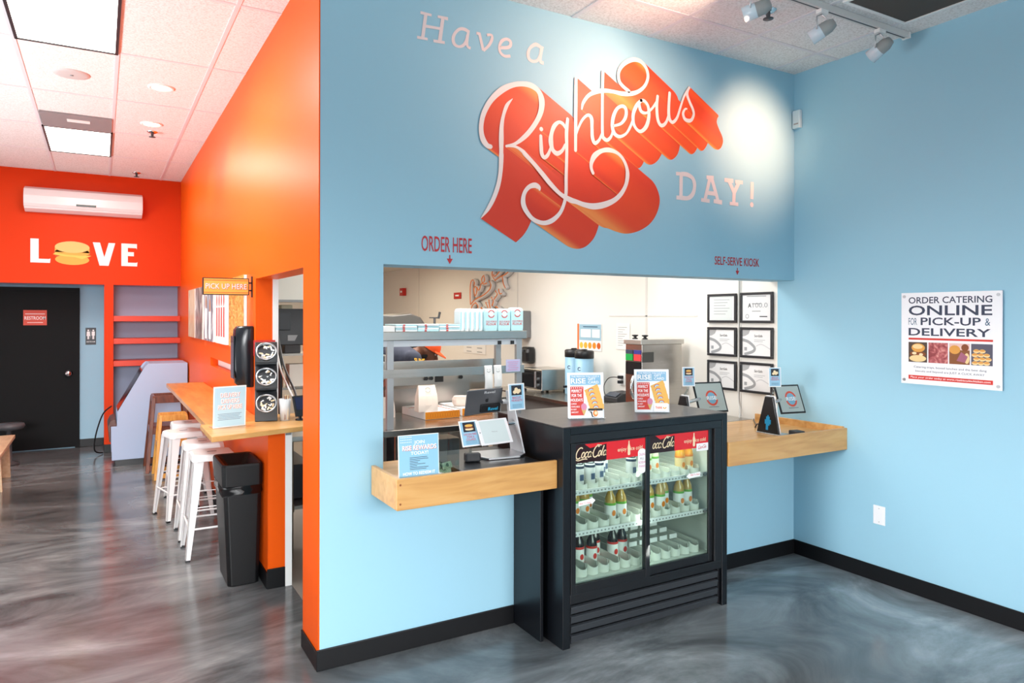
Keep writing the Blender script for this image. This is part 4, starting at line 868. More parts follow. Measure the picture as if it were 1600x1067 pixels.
place(bo, [(2.002, -0.26, 0.7485), (2.074, -0.25, 0.7485)], ['orange juice bottle on the right top shelf, left of the pair', 'orange juice bottle on the right top shelf, right of the pair'])
bl = bottle(lem, mat('pale_label', '#E9EDE2', 0.4), lime, white, '', 0.94)
place(bl, [(1.786, -0.22, 0.7485), (1.858, -0.2, 0.7485), (1.93, -0.1, 0.7485)], ['pale clear drink bottle at the left of the right top shelf', 'pale clear drink bottle second on the right top shelf', 'pale clear drink bottle set back on the right top shelf'])
can = thing('drink_can', '', 'can', (0, 0, 0), 'white cans on the top fridge shelf')
MB().lathe((0, 0, 0), [(0.0, 0.002), (0.022, 0.0), (0.029, 0.008), (0.029, 0.122), (0.024, 0.132)], canw, 18).build('body', can)
MB().lathe((0, 0, 0), [(0.0245, 0.128), (0.0255, 0.135), (0.023, 0.136), (0.022, 0.131), (0.0, 0.131)], mat('can_lid_dark', '#4A4E55', 0.25, 0.8), 18).build('lid', can)
g = MB(); g.lathe((0, 0, 0), [(0.029, 0.006), (0.0294, 0.007), (0.0294, 0.016), (0.029, 0.017)], blackp, 18); g.lathe((0, 0, 0), [(0.029, 0.11), (0.0294, 0.111), (0.0294, 0.122), (0.029, 0.123)], mat('can_band', '#2A3550', 0.3), 18); g.at(frame((0, -0.0297, 0.06), UXW, UZ)).rect(-0.012, -0.012, 0.012, 0.02, mat('can_print', '#5A6A8A', 0.4)); g.build('print_band', can)
place(can, [(1.282, -0.27, 0.7485), (1.354, -0.27, 0.7485), (1.426, -0.25, 0.7485), (1.498, -0.17, 0.7485), (1.57, -0.1, 0.7485), (1.642, -0.26, 0.7485)],
      ['white can at the far left of the top fridge shelf', 'white can second from the left on the top fridge shelf', 'white can third from the left, set slightly back on the top shelf', 'white can set back in the middle of the top fridge shelf', 'white can farthest back on the top fridge shelf', 'white can at the right of the left top shelf near the round sticker'])

# ------------------------------------------------------------------ things on the left ledge
def promo(T, w, h, root, pic):
    sign_panel(root, T, w, h, 0.002, whitep, 'card'); g = MB().at(T); m = w * 0.06; g.rect(-w / 2 + m, m, w / 2 - m, h - m, skyp, 0.0006)
    g.rect(-w * 0.32, h * 0.56, w * 0.32, h * 0.93, mat('promo_photo_dark', '#20222E', 0.5), 0.001)
    if pic == 'balls':
        for dx, dy in ((-0.12, 0.68), (0.08, 0.68), (-0.02, 0.78), (0.16, 0.72)): g.disc(dx * w, dy * h, 0.11 * w, 0.07 * h, creamp, 0.0013 + dx * 0.0001, 12)
    else:
        g.disc(0, 0.80 * h, 0.22 * w, 0.055 * h, goldp, 0.0013, 14); g.disc(0, 0.72 * h, 0.25 * w, 0.035 * h, brownp, 0.0014, 14); g.disc(0, 0.66 * h, 0.23 * w, 0.045 * h, creamp, 0.0013, 14)
    for k, (t_, ww) in enumerate((('BISCUIT', 0.55), ('NUGGETS', 0.66)) if pic == 'balls' else (('CHICKEN FRIED', 0.7), ('STEAK &', 0.4), ('COLLARDS', 0.5))): g.text(t_, 0, h * (0.43 - k * 0.1), h * 0.075, mat('crimson_print', '#C8405E', 0.5), w=w * ww, z=0.0012, bold=0.03)
    for k in range(3): g.rect(-w * 0.3, h * (0.2 - 0.05 * k), w * 0.3, h * (0.215 - 0.05 * k), mat('dim_blue_print', '#4E7E9E', 0.5), 0.0012)
    g.build('print', root)
t = thing('acrylic_sign', 'light blue rewards sign-up notice standing at the left corner of the ledge', 'sign', (0.372, -0.30, 0.89))
T = frame((0.372, -0.305, 0.8905), (1, -0.03, 0), (-0.05, 0.06, 1)); w, h = 0.196, 0.222
sign_panel(t, T, w, h, 0.003, whitep, 'holder'); g = MB().at(T); g.rect(-w / 2 + 0.003, 0.003, w / 2 - 0.003, h - 0.003, mat('rewards_blue', '#8FC4DE', 0.5), 0.0006)
for r_ in range(3):
    for c_ in range(7): g.disc(-0.085 + c_ * 0.008, 0.212 - r_ * 0.011, 0.0022, 0.0022, whitep, 0.0012, 6)
for dz, m, dx in ((0.001, redp, 0.002), (0.0016, whitep, 0)): g.text('RISE REWARDS', 0.003 + dx, 0.154 - dx, 0.02, m, w=0.165, z=dz, bold=0.05)
g.text('JOIN', 0.003, 0.181, 0.014, whitep, w=0.05, z=0.0012, bold=0.03); g.text('TODAY!', 0.003, 0.132, 0.014, whitep, w=0.085, z=0.0012, bold=0.03)
for k in range(8): g.rect(-0.045 + 0.0, 0.118 - k * 0.0075, -0.045 + (0.085, 0.09, 0.05, 0.04, 0.075, 0.035, 0.09, 0.08)[k], 0.1205 - k * 0.0075, navy, 0.0012)
g.text('HOW TO REDEEM IT', 0.0, 0.042, 0.013, whitep, w=0.155, z=0.0012, bold=0.05)
for k in range(2): g.rect(-0.045, 0.031 - k * 0.0075, 0.045 - 0.05 * k, 0.0335 - k * 0.0075, navy, 0.0012)
g.build('printed_sheet', t)
t = thing('tip_box', 'clear acrylic tip box with folded dollar bills beside the rewards sign', 'tip box', (0.53, -0.21, 0.89))
g = MB(); x0, x1, y0, y1, z0, z1 = 0.478, 0.585, -0.28, -0.15, 0.8905, 1.075
for a in ((x0, x1, y0, y0 + 0.003), (x0, x1, y1 - 0.003, y1), (x0, x0 + 0.003, y0 + 0.003, y1 - 0.003), (x1 - 0.003, x1, y0 + 0.003, y1 - 0.003)): g.box(*a, z0, z1, acrylic)
g.box(x0, x1, y0, y1, z0 - 0.0004, z0 + 0.003, acrylic); g.box(x0, x1, y0, y1, z1, z1 + 0.003, acrylic); g.build('box', t)
bill = ramp_mat('dollar_green', [(0.35, '#8FA882'), (0.6, '#B9CBA6'), (0.75, '#DDE4CC')], nscale=60, rough=0.6)
random.seed(11)
for k, (cx, cy, cz, a, b_, lab) in enumerate(((0.535, -0.245, 0.945, 0.45, 1.1, 'folded dollar bill standing at the front of the tip box'), (0.53, -0.225, 0.918, -0.3, 0.5, 'dollar bill lying at the bottom of the tip box'), (0.525, -0.19, 0.93, 1.0, 1.1, 'crumpled dollar bill at the back of the tip box'))):
    g = MB().at(Matrix.Translation((cx, cy, cz)) @ Matrix.Rotation(a, 4, 'Z') @ Matrix.Rotation(b_, 4, 'X'))
    v = [(-0.034 + 0.017 * i, -0.016 + 0.016 * j, 0.006 * math.sin(i * 1.7 + j)) for j in range(3) for i in range(5)]
    g.add(v, [(j * 5 + i, j * 5 + i + 1, j * 5 + i + 6, j * 5 + i + 5) for j in range(2) for i in range(4)], bill, True); g.at(g.T).disc(0, 0, 0.009, 0.01, mat('bill_dark', '#4F6B50', 0.6), 0.007, 12)
    o = g.build('banknote'); tag(o, lab, 'banknote', 'bills in the tip box'); sd = o.modifiers.new('t', 'SOLIDIFY'); sd.thickness = 0.0006

# tablet till: aluminium stand, customer display and cashier tablet
ps = thing('tablet_till', 'silver tablet till stand with white customer screen and grey cashier tablet', 'till', (0.92, 0.0, 0.918))
g = MB(); g.prism([(0.825, -0.13), (1.0, -0.15), (1.06, -0.10), (1.06, 0.06), (0.83, 0.08), (0.80, -0.03)], 2, 0.9185, 0.930, alu); g.build('base_plate', ps, bevel=0.003)
g = MB(); w_ = 0.0065; prof = [(1.060, -0.05, 0.93), (1.050, -0.02, 1.05), (1.03, 0.02, 1.27)]
g.hexa([(1.052, -0.10, 0.929), (1.060, -0.10, 0.929), (1.060, 0.05, 0.929), (1.052, 0.05, 0.929)], [(1.022, -0.01, 1.25), (1.03, -0.01, 1.25), (1.03, 0.05, 1.25), (1.022, 0.05, 1.25)], mat('satin_silver', '#C4C7CA', 0.5, 0.4)); g.build('upright', ps, bevel=0.003)
MB().cyl((0.99, -0.03, 1.08), (1.048, -0.03, 1.08), 0.012, None, chrome, 14).build('hinge', ps); MB().cyl((0.99, 0.03, 1.19), (1.04, 0.03, 1.19), 0.012, None, chrome, 14).build('hinge', ps)
T = frame((0.897, -0.095, 0.992), (1, 0.02, 0.02), (-0.22, 0.55, 0.9)); g = MB().at(T); w, h = 0.188, 0.14
g.box(-w / 2, w / 2, 0, h, -0.007, 0, whitegloss); cd = g.build('customer_tablet', ps, bevel=0.003)
g = MB().at(T); g.rect(-w / 2 + 0.018, 0.009, w / 2 - 0.018, h - 0.009, mat('pale_screen', '#C9D6D6', 0.12, emit='#C9D6D6', estr=0.12), 0.0006); g.text('Welcome', 0, 0.066, 0.006, greyp, z=0.001); g.disc(-w / 2 + 0.009, h / 2, 0.004, 0.004, greyp, 0.0006, 12); g.build('screen', cd)
T = frame((0.908, 0.10, 1.122), (1, 0.04, 0.03), (0.14, -0.25, 0.92)); g = MB().at(T); w, h = 0.222, 0.142
sg = mat('space_grey', '#6E7074', 0.35, 0.6)
g.box(-w / 2, w / 2, 0, h, -0.007, 0, sg); cb = g.build('cashier_tablet', ps, bevel=0.003)
g = MB().at(T); g.box(-0.02, w / 2 - 0.008, 0.012, 0.058, 0, 0.012, blackpl); g.build('card_swipe', cb, bevel=0.004)
g = MB().at(T); g.text('Revel', 0.03, 0.117, 0.014, mat('pale_grey_print', '#D5D8DA', 0.4), w=0.066, z=0.0008, bold=0.015); g.text('Revel', 0.055, 0.022, 0.018, mat('cyan_print', '#2FB7E6', 0.4), w=0.06, z=0.0126, bold=0.03)
ap = [(0, 0.016), (0.006, 0.018), (0.0095, 0.014), (0.0075, 0.010), (0.0075, 0.007), (0.010, 0.004), (0.006, -0.003), (0.003, -0.003), (0, -0.002), (-0.003, -0.003), (-0.006, -0.003), (-0.0105, 0.005), (-0.0105, 0.012), (-0.007, 0.017)]
g.poly([(0.018 + x, 0.07 + y) for x, y in ap], blackp, 0.0008); g.poly([(0.018, 0.09), (0.021, 0.094), (0.022, 0.091), (0.019, 0.088)], blackp, 0.0008); g.build('marks', cb)
t = thing('promo_card', 'small blue steak and sandwich card left of the white customer screen', 'card', (0.74, -0.02, 0.918)); T = frame((0.765, -0.06, 0.985), (1, 0.02, 0.01), (-0.12, 0.35, 0.9)); promo(T, 0.108, 0.135, t, 'burger'); MB().box(0.755, 0.765, -0.055, -0.045, 0.9185, 0.995, acrylic).build('clip_stem', t)
t = thing('promo_card', 'small blue biscuit nuggets card at the top right of the till', 'card', (1.03, 0.0, 1.13)); T = frame((1.046, -0.038, 1.15), (1, 0.02, 0.01), (0.0, 0.08, 1)); promo(T, 0.1, 0.142, t, 'balls'); MB().box(1.062, 1.07, -0.036, -0.02, 1.13, 1.17, acrylic).build('clip_stem', t)
g = MB(); g.prism([(0.70, -0.12), (0.775, -0.14), (0.785, -0.10), (0.71, -0.07)], 2, 0.9185, 0.962, charcoal); o = g.build('card_reader', bevel=0.008); tag(o, 'small dark card reader on the black slab left of the till base', 'card reader')

# ------------------------------------------------------------------ gift card signs on the housing
rain = [redp, orangep, mat('yellow_print', '#F6D64A', 0.5), skyp]
def gift(cx, cy, dirx, front, label):
    t = thing('acrylic_sign', label, 'sign', (cx, cy, 1.102)); T = frame((cx, cy, 1.1035), dirx, (0.02, 0.10, 1)); w, h = 0.2, 0.245
    sign_panel(t, T, w, h, 0.003, mat('acrylic_edge_white', '#EEF3F7', 0.2), 'holder'); MB().at(T).box(-w / 2, w / 2, 0.0, 0.003, -0.02, 0.03, acrylic).build('foot', t)
    g = MB().at(T); g.rect(-0.085, 0.178, 0.085, 0.232, mat('gift_blue', '#8DBEDC', 0.5), 0.0006); g.text('RISE', -0.04, 0.187, 0.027, whitep, w=0.082, z=0.0012, bold=0.05); g.text('GIFT', 0.036, 0.204, 0.013, whitep, w=0.042, z=0.0012, bold=0.03); g.text('CARD', 0.044, 0.186, 0.013, whitep, w=0.058, z=0.0012, bold=0.03); g.text('THE PERSON YOU LOVE A', 0, 0.22, 0.008, whitep, w=0.155, z=0.0012, bold=0.02)
    g.rect(-0.085, 0.016, -0.012, 0.17, redp, 0.0006)
    for k in range(6): g.disc(-0.078 + k * 0.0115, 0.163, 0.003, 0.003, whitep, 0.0012, 6)
    for k, (s_, w_) in enumerate((('PERFECT', 0.058), ('FOR THE', 0.056), ('HOLIDAYS', 0.066))): g.text(s_, -0.05, 0.139 - k * 0.024, 0.015, whitep, w=w_, z=0.0012, bold=0.05)
    for k, (s_, w_) in enumerate((('CARDS', 0.03), ('AVAILABLE', 0.048), ('IN ANY', 0.03), ('AMOUNT', 0.04))): g.text(s_, -0.082, 0.074 - k * 0.015, 0.008, whitep, w=w_, z=0.0012, align='l', bold=0.04)
    for k in range(5):
        cx_ = 0.035 + k * 0.006; cy_ = 0.152 - k * 0.023; a = 0.42 - 0.1 * k; c, s_ = math.cos(a), math.sin(a)
        q = [(-0.04, -0.013), (0.04, -0.013), (0.04, 0.016), (-0.04, 0.016)]; zz = 0.0013 + k * 0.0004
        g.poly([(cx_ + x * c - y * s_, cy_ + x * s_ + y * c) for x, y in q], goldp, zz)
        for i in range(3): g.ring(cx_ - 0.004, cy_ - 0.008, 0.014 - i * 0.0035, 0.0175 - i * 0.0035, rain[(0, 3, 3)[i]] if i else redp, zz + 0.0002, a + 0.3, a + PI - 0.3, 8)
    g.disc(-0.012, 0.062, 0.016, 0.019, pinkp, 0.0034, 14); g.poly([(-0.026, 0.05), (0.002, 0.05), (-0.012, 0.012)], mat('cone_print', '#D9B870', 0.5), 0.0032)
    g.build('printed_sheet', t)
    c = MB().at(T); c.box(0.01, 0.09, 0.006, 0.052, 0.006, 0.0075, whitep)
    if front == 'thank': c.text('THANK', 0.038, 0.02, 0.014, mat('thank_print', '#E8641E', 0.5), w=0.04, z=0.0082, bold=0.05); c.ring(0.071, 0.03, 0.005, 0.011, goldp, 0.0082, PI, 2 * PI, 10)
    else: c.rect(0.01, 0.04, 0.09, 0.052, blackp, 0.0082); c.poly([(0.012, 0.038), (0.03, 0.036), (0.035, 0.012), (0.05, 0.007), (0.03, 0.007), (0.024, 0.03)], blackp, 0.0082); c.disc(0.05, 0.026, 0.014, 0.017, orangep, 0.0084, 14); c.disc(0.052, 0.028, 0.009, 0.01, creamp, 0.0088, 12)
    c.build('gift_card', t)
gift(1.378, -0.205, (0.184, -0.073, 0), 'food', 'holiday gift card sign nearer the till, food photo card at its foot')
gift(1.85, -0.195, (0.182, -0.10, 0), 'thank', "holiday gift card sign nearer the kiosks, with a 'THANK' card at its foot")

# ------------------------------------------------------------------ self-serve kiosks
def kiosk(dx, dy, label):
    r = thing('kiosk_tablet', label, 'kiosk', (2.86 + dx, -0.17 + dy, 0.893))
    X, Y_ = 2.845 + dx, -0.17 + dy
    g = MB(); g.hexa([(X, Y_ - 0.09, 0.901), (X + 0.014, Y_ - 0.09, 0.901), (X + 0.014, Y_ + 0.09, 0.901), (X, Y_ + 0.09, 0.901)], [(X + 0.015, Y_ - 0.03, 1.135), (X + 0.029, Y_ - 0.03, 1.135), (X + 0.029, Y_ + 0.035, 1.135), (X + 0.015, Y_ + 0.035, 1.135)], blackpl); g.build('side_plate', r, bevel=0.006)
    g = MB(); g.hexa([(X + 0.0145, Y_ - 0.09, 0.901), (X + 0.024, Y_ - 0.09, 0.901), (X + 0.024, Y_ + 0.09, 0.901), (X + 0.0145, Y_ + 0.09, 0.901)], [(X + 0.0295, Y_ - 0.03, 1.14), (X + 0.037, Y_ - 0.03, 1.14), (X + 0.037, Y_ + 0.035, 1.14), (X + 0.0295, Y_ + 0.035, 1.14)], whitegloss); g.build('spine', r, bevel=0.003)
    MB().box(X - 0.004, X + 0.09, Y_ - 0.096, Y_ + 0.09, 0.8935, 0.901, alu).build('base', r, bevel=0.003)
    T = frame((X, Y_, 0.901), UYW, (0.06, 0, 1)); g = MB().at(T)
    px = 0.0095; rows = ['..#..', '.###.', '.###.', '#####', '#####', '#####', '.###.', '.##..', '.##..', '.##..']
    for j, row in enumerate(rows):
        for i, c in enumerate(row):
            if c == '#': g.rect((i - 2.5) * px, 0.105 - j * px, (i - 1.5) * px, 0.105 - (j - 1) * px, mat('cyan_mark', '#1FA3DE', 0.4), 0.001)
    g.build('pixel_mark', r)
    u = Vector((0.985, -0.18, 0)); v = Vector((-0.08, 0.40, 0.91)); o = Vector(((3.135 if dx == 0 else 3.165) + dx, -0.145 + dy, 1.005)); T = frame(o, u, v); w, h = (0.205, 0.2) if dx == 0 else (0.235, 0.215)
    g = MB().at(T); g.box(-w / 2, w / 2, 0, h, -0.009, 0, blackpl); tb_ = g.build('tablet', r, bevel=0.003)
    g = MB().at(T); g.rect(-w / 2 + 0.011, 0.011, w / 2 - 0.011, h - 0.011, mat('kiosk_screen', '#A9B4B0', 0.15, emit='#A9B4B0', estr=0.1), 0.0006)
    g.ring(0.008, 0.1, 0.035, 0.047, mat('logo_red', '#D8543E', 0.4), 0.0012, 0.25, PI - 0.25, 20, 1.15); g.ring(0.008, 0.1, 0.035, 0.047, MATS['logo_red'], 0.0012, PI + 0.25, 2 * PI - 0.25, 20, 1.15); g.disc(0.008, 0.1, 0.034, 0.04, mat('logo_blue', '#7FB3CC', 0.4), 0.001, 20)
    g.text('RISE', 0.008, 0.089, 0.024, whitep, w=0.078, z=0.0018, bold=0.05); g.rect(-0.03, 0.036, 0.05, 0.039, navy, 0.0012); g.build('screen', tb_)
    MB().cyl(o + T.to_3x3() @ Vector((-w * 0.36, 0.1, -0.01)), Vector((X + 0.035, Y_, 1.09)), 0.012, None, chrome, 12).build('arm', r)
    c = thing('promo_card', 'small blue food card clipped above the ' + ('kiosk nearest the corner' if dx == 0 else 'half-hidden kiosk behind the fridge housing'), 'card', (X + 0.02, Y_, 1.14))
    Tc_ = frame((X + 0.03, Y_ - 0.035, 1.20), (0.93, -0.36, 0), (-0.14, 0.1, 1)); promo(Tc_, 0.085, 0.125, c, 'balls' if dx == 0 else 'burger')
    MB().tube([(X + 0.03, Y_, 1.142), (X + 0.03, Y_ - 0.02, 1.17), Tc_ @ Vector((0, 0.02, -0.004))], 0.007, acrylic, 8).build('clip', c)
    return r
kiosk(0, 0, 'self-serve tablet kiosk on the open wooden ledge near the corner')
kiosk(-0.46, 0.30, 'self-serve tablet kiosk partly hidden behind the drinks fridge housing')
t = tag(MB().prism([(2.925, -0.33), (2.99, -0.345), (3.01, -0.27), (2.94, -0.255)], 2, 0.8935, 0.925, charcoal).build('card_reader', bevel=0.006), 'dark card reader at the foot of the right kiosk', 'card reader')
c = MB().tube(resample([(3.27, 0.31, 0.90), (3.2, 0.25, 0.902), (3.05, 0.1, 0.902), (2.96, 0.03, 0.902), (2.95, 0.0, 0.93), (2.91, -0.05, 0.92)], 8), 0.004, blackpl, 6); tag(c.build('charging_cable'), 'thin dark cable looping on the wooden ledge behind the right kiosk', 'cable')

# ------------------------------------------------------------------ right wall
t = thing('wall_sign', "white 'ORDER CATERING ONLINE' sign with food photos on the right blue wall", 'sign', (XR - 0.02, -1.06, 1.255))
Wd, Hd = 0.553, 0.54; T = frame((XR - 0.022, -1.06, 1.255), UYW, UZ); sign_panel(t, T, Wd, Hd, 0.006, mat('sign_white', '#F8F9FC', 0.25))
g = MB().at(T)
g.text('ORDER CATERING', -0.002, 0.477, 0.036, navy, w=0.46, z=0.001, bold=0.03); g.text('ONLINE', -0.002, 0.408, 0.054, navy, w=0.46, z=0.001, bold=0.04)
g.text('FOR', -0.207, 0.35, 0.04, mat('teal_print', '#3E6480', 0.5), w=0.05, z=0.001, bold=0.0); g.text('PICK-UP', 0.005, 0.35, 0.042, navy, w=0.33, z=0.001, bold=0.04); g.text('&', 0.205, 0.35, 0.04, MATS['teal_print'], w=0.026, z=0.001); g.text('DELIVERY', -0.006, 0.288, 0.042, navy, w=0.452, z=0.001, bold=0.04)
g.rect(-0.232, 0.262, 0.232, 0.273, redp, 0.001); g.rect(-0.232, 0.028, 0.232, 0.052, redp, 0.001); g.text('Place your order today at www.risebiscuitschicken.com', 0, 0.036, 0.0105, whitep, w=0.44, z=0.0016, bold=0.02, shear=0.15)
g.text('Catering trays, boxed lunches and the best dang', 0, 0.097, 0.011, navy, w=0.40, z=0.001); g.text('biscuits and beyond are JUST A CLICK AWAY', 0, 0.073, 0.011, navy, w=0.38, z=0.001); g.build('lettering', t)
ph = [mat('photo_dark', '#54453C', 0.4), ramp_mat('photo_ham', [(0.35, '#8E3A3E'), (0.55, '#C2686A'), (0.72, '#EBB8A8')], nscale=22, distort=2, rough=0.4), mat('photo_brown', '#8C5630', 0.4), mat('photo_slate', '#5C5A6A', 0.4)]
random.seed(4)
for k in range(4):
    x0 = -0.232 + k * 0.1175; g = MB().at(T); g.rect(x0, 0.13, x0 + 0.11, 0.248, ph[k], 0.001)
    gm = mat('photo_gold', '#E2A04A', 0.4); lt = mat('photo_light', '#F2D39A', 0.4)
    if k == 0: g.disc(x0 + 0.058, 0.215, 0.04, 0.026, gm, 0.0016, 18); g.disc(x0 + 0.055, 0.222, 0.03, 0.014, lt, 0.002, 18); g.disc(x0 + 0.055, 0.178, 0.048, 0.018, brownp, 0.0014, 18); g.disc(x0 + 0.055, 0.152, 0.05, 0.02, lt, 0.0015, 18); g.disc(x0 + 0.035, 0.182, 0.014, 0.008, creamp, 0.0018, 10); g.disc(x0 + 0.075, 0.176, 0.012, 0.008, creamp, 0.0018, 10)
    if k == 2: g.rect(x0, 0.21, x0 + 0.11, 0.248, mat('photo_pink', '#E8C3BC', 0.4), 0.0012); g.disc(x0 + 0.03, 0.212, 0.03, 0.025, gm, 0.0016, 16); g.poly([(x0 + 0.04, 0.15), (x0 + 0.065, 0.20), (x0 + 0.10, 0.175), (x0 + 0.085, 0.14)], mat('photo_mauve', '#A8647C', 0.4), 0.0018); g.disc(x0 + 0.095, 0.165, 0.014, 0.03, lt, 0.0016, 14); g.disc(x0 + 0.085, 0.225, 0.02, 0.02, brownp, 0.0015, 14)
    if k == 3:
        for i in range(11): cx, cy = x0 + 0.02 + 0.03 * (i % 3) + 0.008 * ((i // 3) % 2), 0.142 + 0.022 * (i // 3); g.disc(cx, cy, 0.017, 0.011, lt, 0.0014 + 0.0001 * i, 12); g.disc(cx, cy + 0.004, 0.015, 0.006, gm, 0.00145 + 0.0001 * i, 12)
    g.build('food_photo', t)
for sx in (-1, 1):
    for z in (0.022, Hd - 0.022): MB().cyl(T @ Vector((sx * 0.258, z, -0.0215)), T @ Vector((sx * 0.258, z, 0.004)), 0.009, None, alu, 14).build('standoff_bolt', t)
t = thing('wall_plate', 'blank white outlet plate low on the right blue wall', 'outlet plate', (XR - 0.003, -0.633, 0.358)); g = MB(); g.box(XR - 0.007, XR - 0.0005, -0.672, -0.594, 0.358, 0.475, whitegloss); g.build('plate', t, bevel=0.003)
for z in (0.375, 0.458): MB().cyl((XR - 0.0075, -0.633, z), (XR - 0.006, -0.633, z), 0.003, None, grey, 8).build('screw', t)
t = thing('sensor_box', 'small pale blue box high in the corner of the right wall', 'sensor', (XR - 0.02, -0.03, 2.96)); MB().box(XR - 0.03, XR - 0.0005, -0.065, -0.006, 2.96, 3.085, mat('pale_blue_plastic', '#C3DBE4', 0.4)).build('case', t, bevel=0.004); MB().box(XR - 0.031, XR - 0.0295, -0.055, -0.018, 2.985, 2.995, greyp).build('vent_slot', t)
# ------------------------------------------------------------------ kitchen: pass-through counter
pc = thing('pass_counter', 'stainless steel pass-through counter with two overshelves behind the ordering opening', 'counter', (1.2, 1.4, 0.004))
steel2 = mat('plain_stainless', '#B4B0AA', 0.3, 1.0); lip = mat('pale_shelf_lip', '#C9CDD2', 0.4)
MB().box(0.5, 1.74, 1.05, 1.90, 0.868, 0.910, steel).build('table_top', pc, bevel=0.004)
MB().box(0.52, 1.72, 1.10, 1.86, 0.30, 0.33, steel2).build('under_shelf', pc)
for x in (0.56, 1.68):
    for y in (1.10, 1.83): MB().cyl((x, y, 0.0045), (x, y, 0.868), 0.02, None, steel2, 14).build('leg', pc)
for x in (0.757, 1.737):
    for y in (1.12, 1.43): MB().box(x - 0.022, x + 0.022, y - 0.015, y + 0.015, 0.9105, 1.49, mat('brushed_post', '#AEB0B2', 0.4, 0.6)).build('post', pc)
MB().box(0.5, 1.80, 1.10, 1.46, 1.490, 1.548, steel).build('top_shelf', pc, bevel=0.004); MB().box(0.5, 1.76, 1.108, 1.112, 1.45, 1.4895, lip).build('shelf_lip', pc)
MB().box(0.5, 1.775, 1.10, 1.46, 1.245, 1.258, steel).box(0.5, 1.775, 1.10, 1.106, 1.258, 1.30, steel).box(0.5, 1.775, 1.44, 1.46, 1.258, 1.33, steel).build('middle_shelf', pc)
MB().box(0.86, 1.70, 1.47, 1.50, 1.155, 1.244, steel2).build('heater_panel', pc)
for x in (1.16, 1.20, 1.44): MB().cyl((x, 1.470, 1.20), (x, 1.45, 1.20), 0.014, None, blackpl, 12).build('knob', pc)
MB().box(1.235, 1.30, 1.462, 1.47, 1.17, 1.235, blackpl).build('switch_plate', pc)
MB().prism([(1.50, 1.15), (1.85, 1.09), (1.85, 1.12), (1.50, 1.20)], 0, 0.86, 1.28, steel2).build('drip_guard', pc)
MB().box(1.0, 1.72, 1.87, 1.885, 0.9105, 1.14, steel2).build('back_panel', pc)
for x0 in (1.555, 1.66): tag(MB().box(x0, x0 + 0.03, 1.098, 1.1, 1.452, 1.478, blackp).build('shelf_label'), 'small black label on the shelf lip, ' + ('left of two' if x0 < 1.6 else 'right of two'), 'label')
# receipts and note
for x0, zb, lab in ((1.447, 1.142, 'white printed receipt hanging from the middle shelf, longer left one'), (1.522, 1.152, 'white printed receipt hanging from the middle shelf, shorter right one')):
    r = thing('receipt', lab, 'receipt', (x0 + 0.03, 1.095, zb), 'receipts on the shelf edge')
    pts = resample([(1.0985, 1.306), (1.092, 1.25), (1.086, 1.20), (1.09, zb)], 4); g = MB(); n = len(pts)
    g.add([(x0, y, z) for y, z in pts] + [(x0 + 0.062, y, z) for y, z in pts], [(i, n + i, n + i + 1, i + 1) for i in range(n - 1)], paper, True); o = g.build('slip', r); sd = o.modifiers.new('t', 'SOLIDIFY'); sd.thickness = 0.0006
    g = MB().at(frame((x0 + 0.031, 1.0905, 1.27), UXW, (0, 0.12, 1))); g.ring(0, 0, 0.010, 0.014, greyp, 0, PI + 0.3, 2 * PI - 0.3, 10); g.ring(0, 0, 0.010, 0.014, greyp, 0, 0.5, 0.9, 4); g.ring(0, 0, 0.010, 0.014, greyp, 0, 2.2, 2.6, 4); g.build('print', r)
r = thing('paper_note', 'pale lilac paper note taped to the right post of the pass counter', 'note', (1.68, 1.096, 1.255)); T = frame((1.68, 1.096, 1.255), UXW, UZ); sign_panel(r, T, 0.118, 0.088, 0.001, mat('lilac_paper', '#C9C6E6', 0.6)); g = MB().at(T)
for k in range(5): g.rect(-0.045 + 0.006 * (k % 2), 0.068 - k * 0.014, 0.045 - 0.008 * (k % 3), 0.072 - k * 0.014, mat('pink_text', '#D890B8', 0.6), 0.001)
g.build('print', r)
# boxes, bags
ob = mat('orange_box_print', '#F59A1E', 0.5); ob2 = mat('orange_box_dark', '#E5731C', 0.5)
def food_box(cx, cy, z, a, lab, w=0.28, d=0.40, h=0.056):
    r = thing('food_box', lab, 'box', (cx, cy, z)); M = Matrix.Translation((cx, cy, z)) @ Matrix.Rotation(a, 4, 'Z')
    MB().at(M).box(-w / 2, w / 2, -d / 2, d / 2, 0.0005, h, whitep).build('carton', r, bevel=0.002)
    g = MB().at(M @ frame((0, -d / 2 - 0.0008, 0), UXW, UZ)); g.rect(-w / 2, 0.002, w / 2, h - 0.001, ob)
    for k in range(14): x = -w / 2 + 0.01 + k * w / 14; g.poly([(x, 0.004), (x + 0.003, 0.004), (x + 0.019, h - 0.004), (x + 0.016, h - 0.004)], ob2, 0.0004); g.poly([(x + 0.016, 0.004), (x + 0.019, 0.004), (x + 0.003, h - 0.004), (x, h - 0.004)], ob2, 0.0006)
    g.build('front_print', r)
    g = MB().at(M); g.rect(-w / 2, d * 0.18, w / 2, d * 0.23, mat('red_orange_stripe', '#E8562A', 0.5), h + 0.0008); g.rect(w * 0.3, -d / 2, w * 0.36, d / 2, MATS['red_orange_stripe'], h + 0.0012); g.build('stripe_print', r)
    return M
food_box(1.25, 1.585, 0.9105, 0.05, 'white and orange food box under the paper bag on the pass counter')
food_box(1.568, 1.64, 0.9105, 0.02, 'second white and orange food box, right of the paper bag', 0.26, 0.40)
bagm = mat('cream_paper_bag', '#F6E7DC', 0.65)
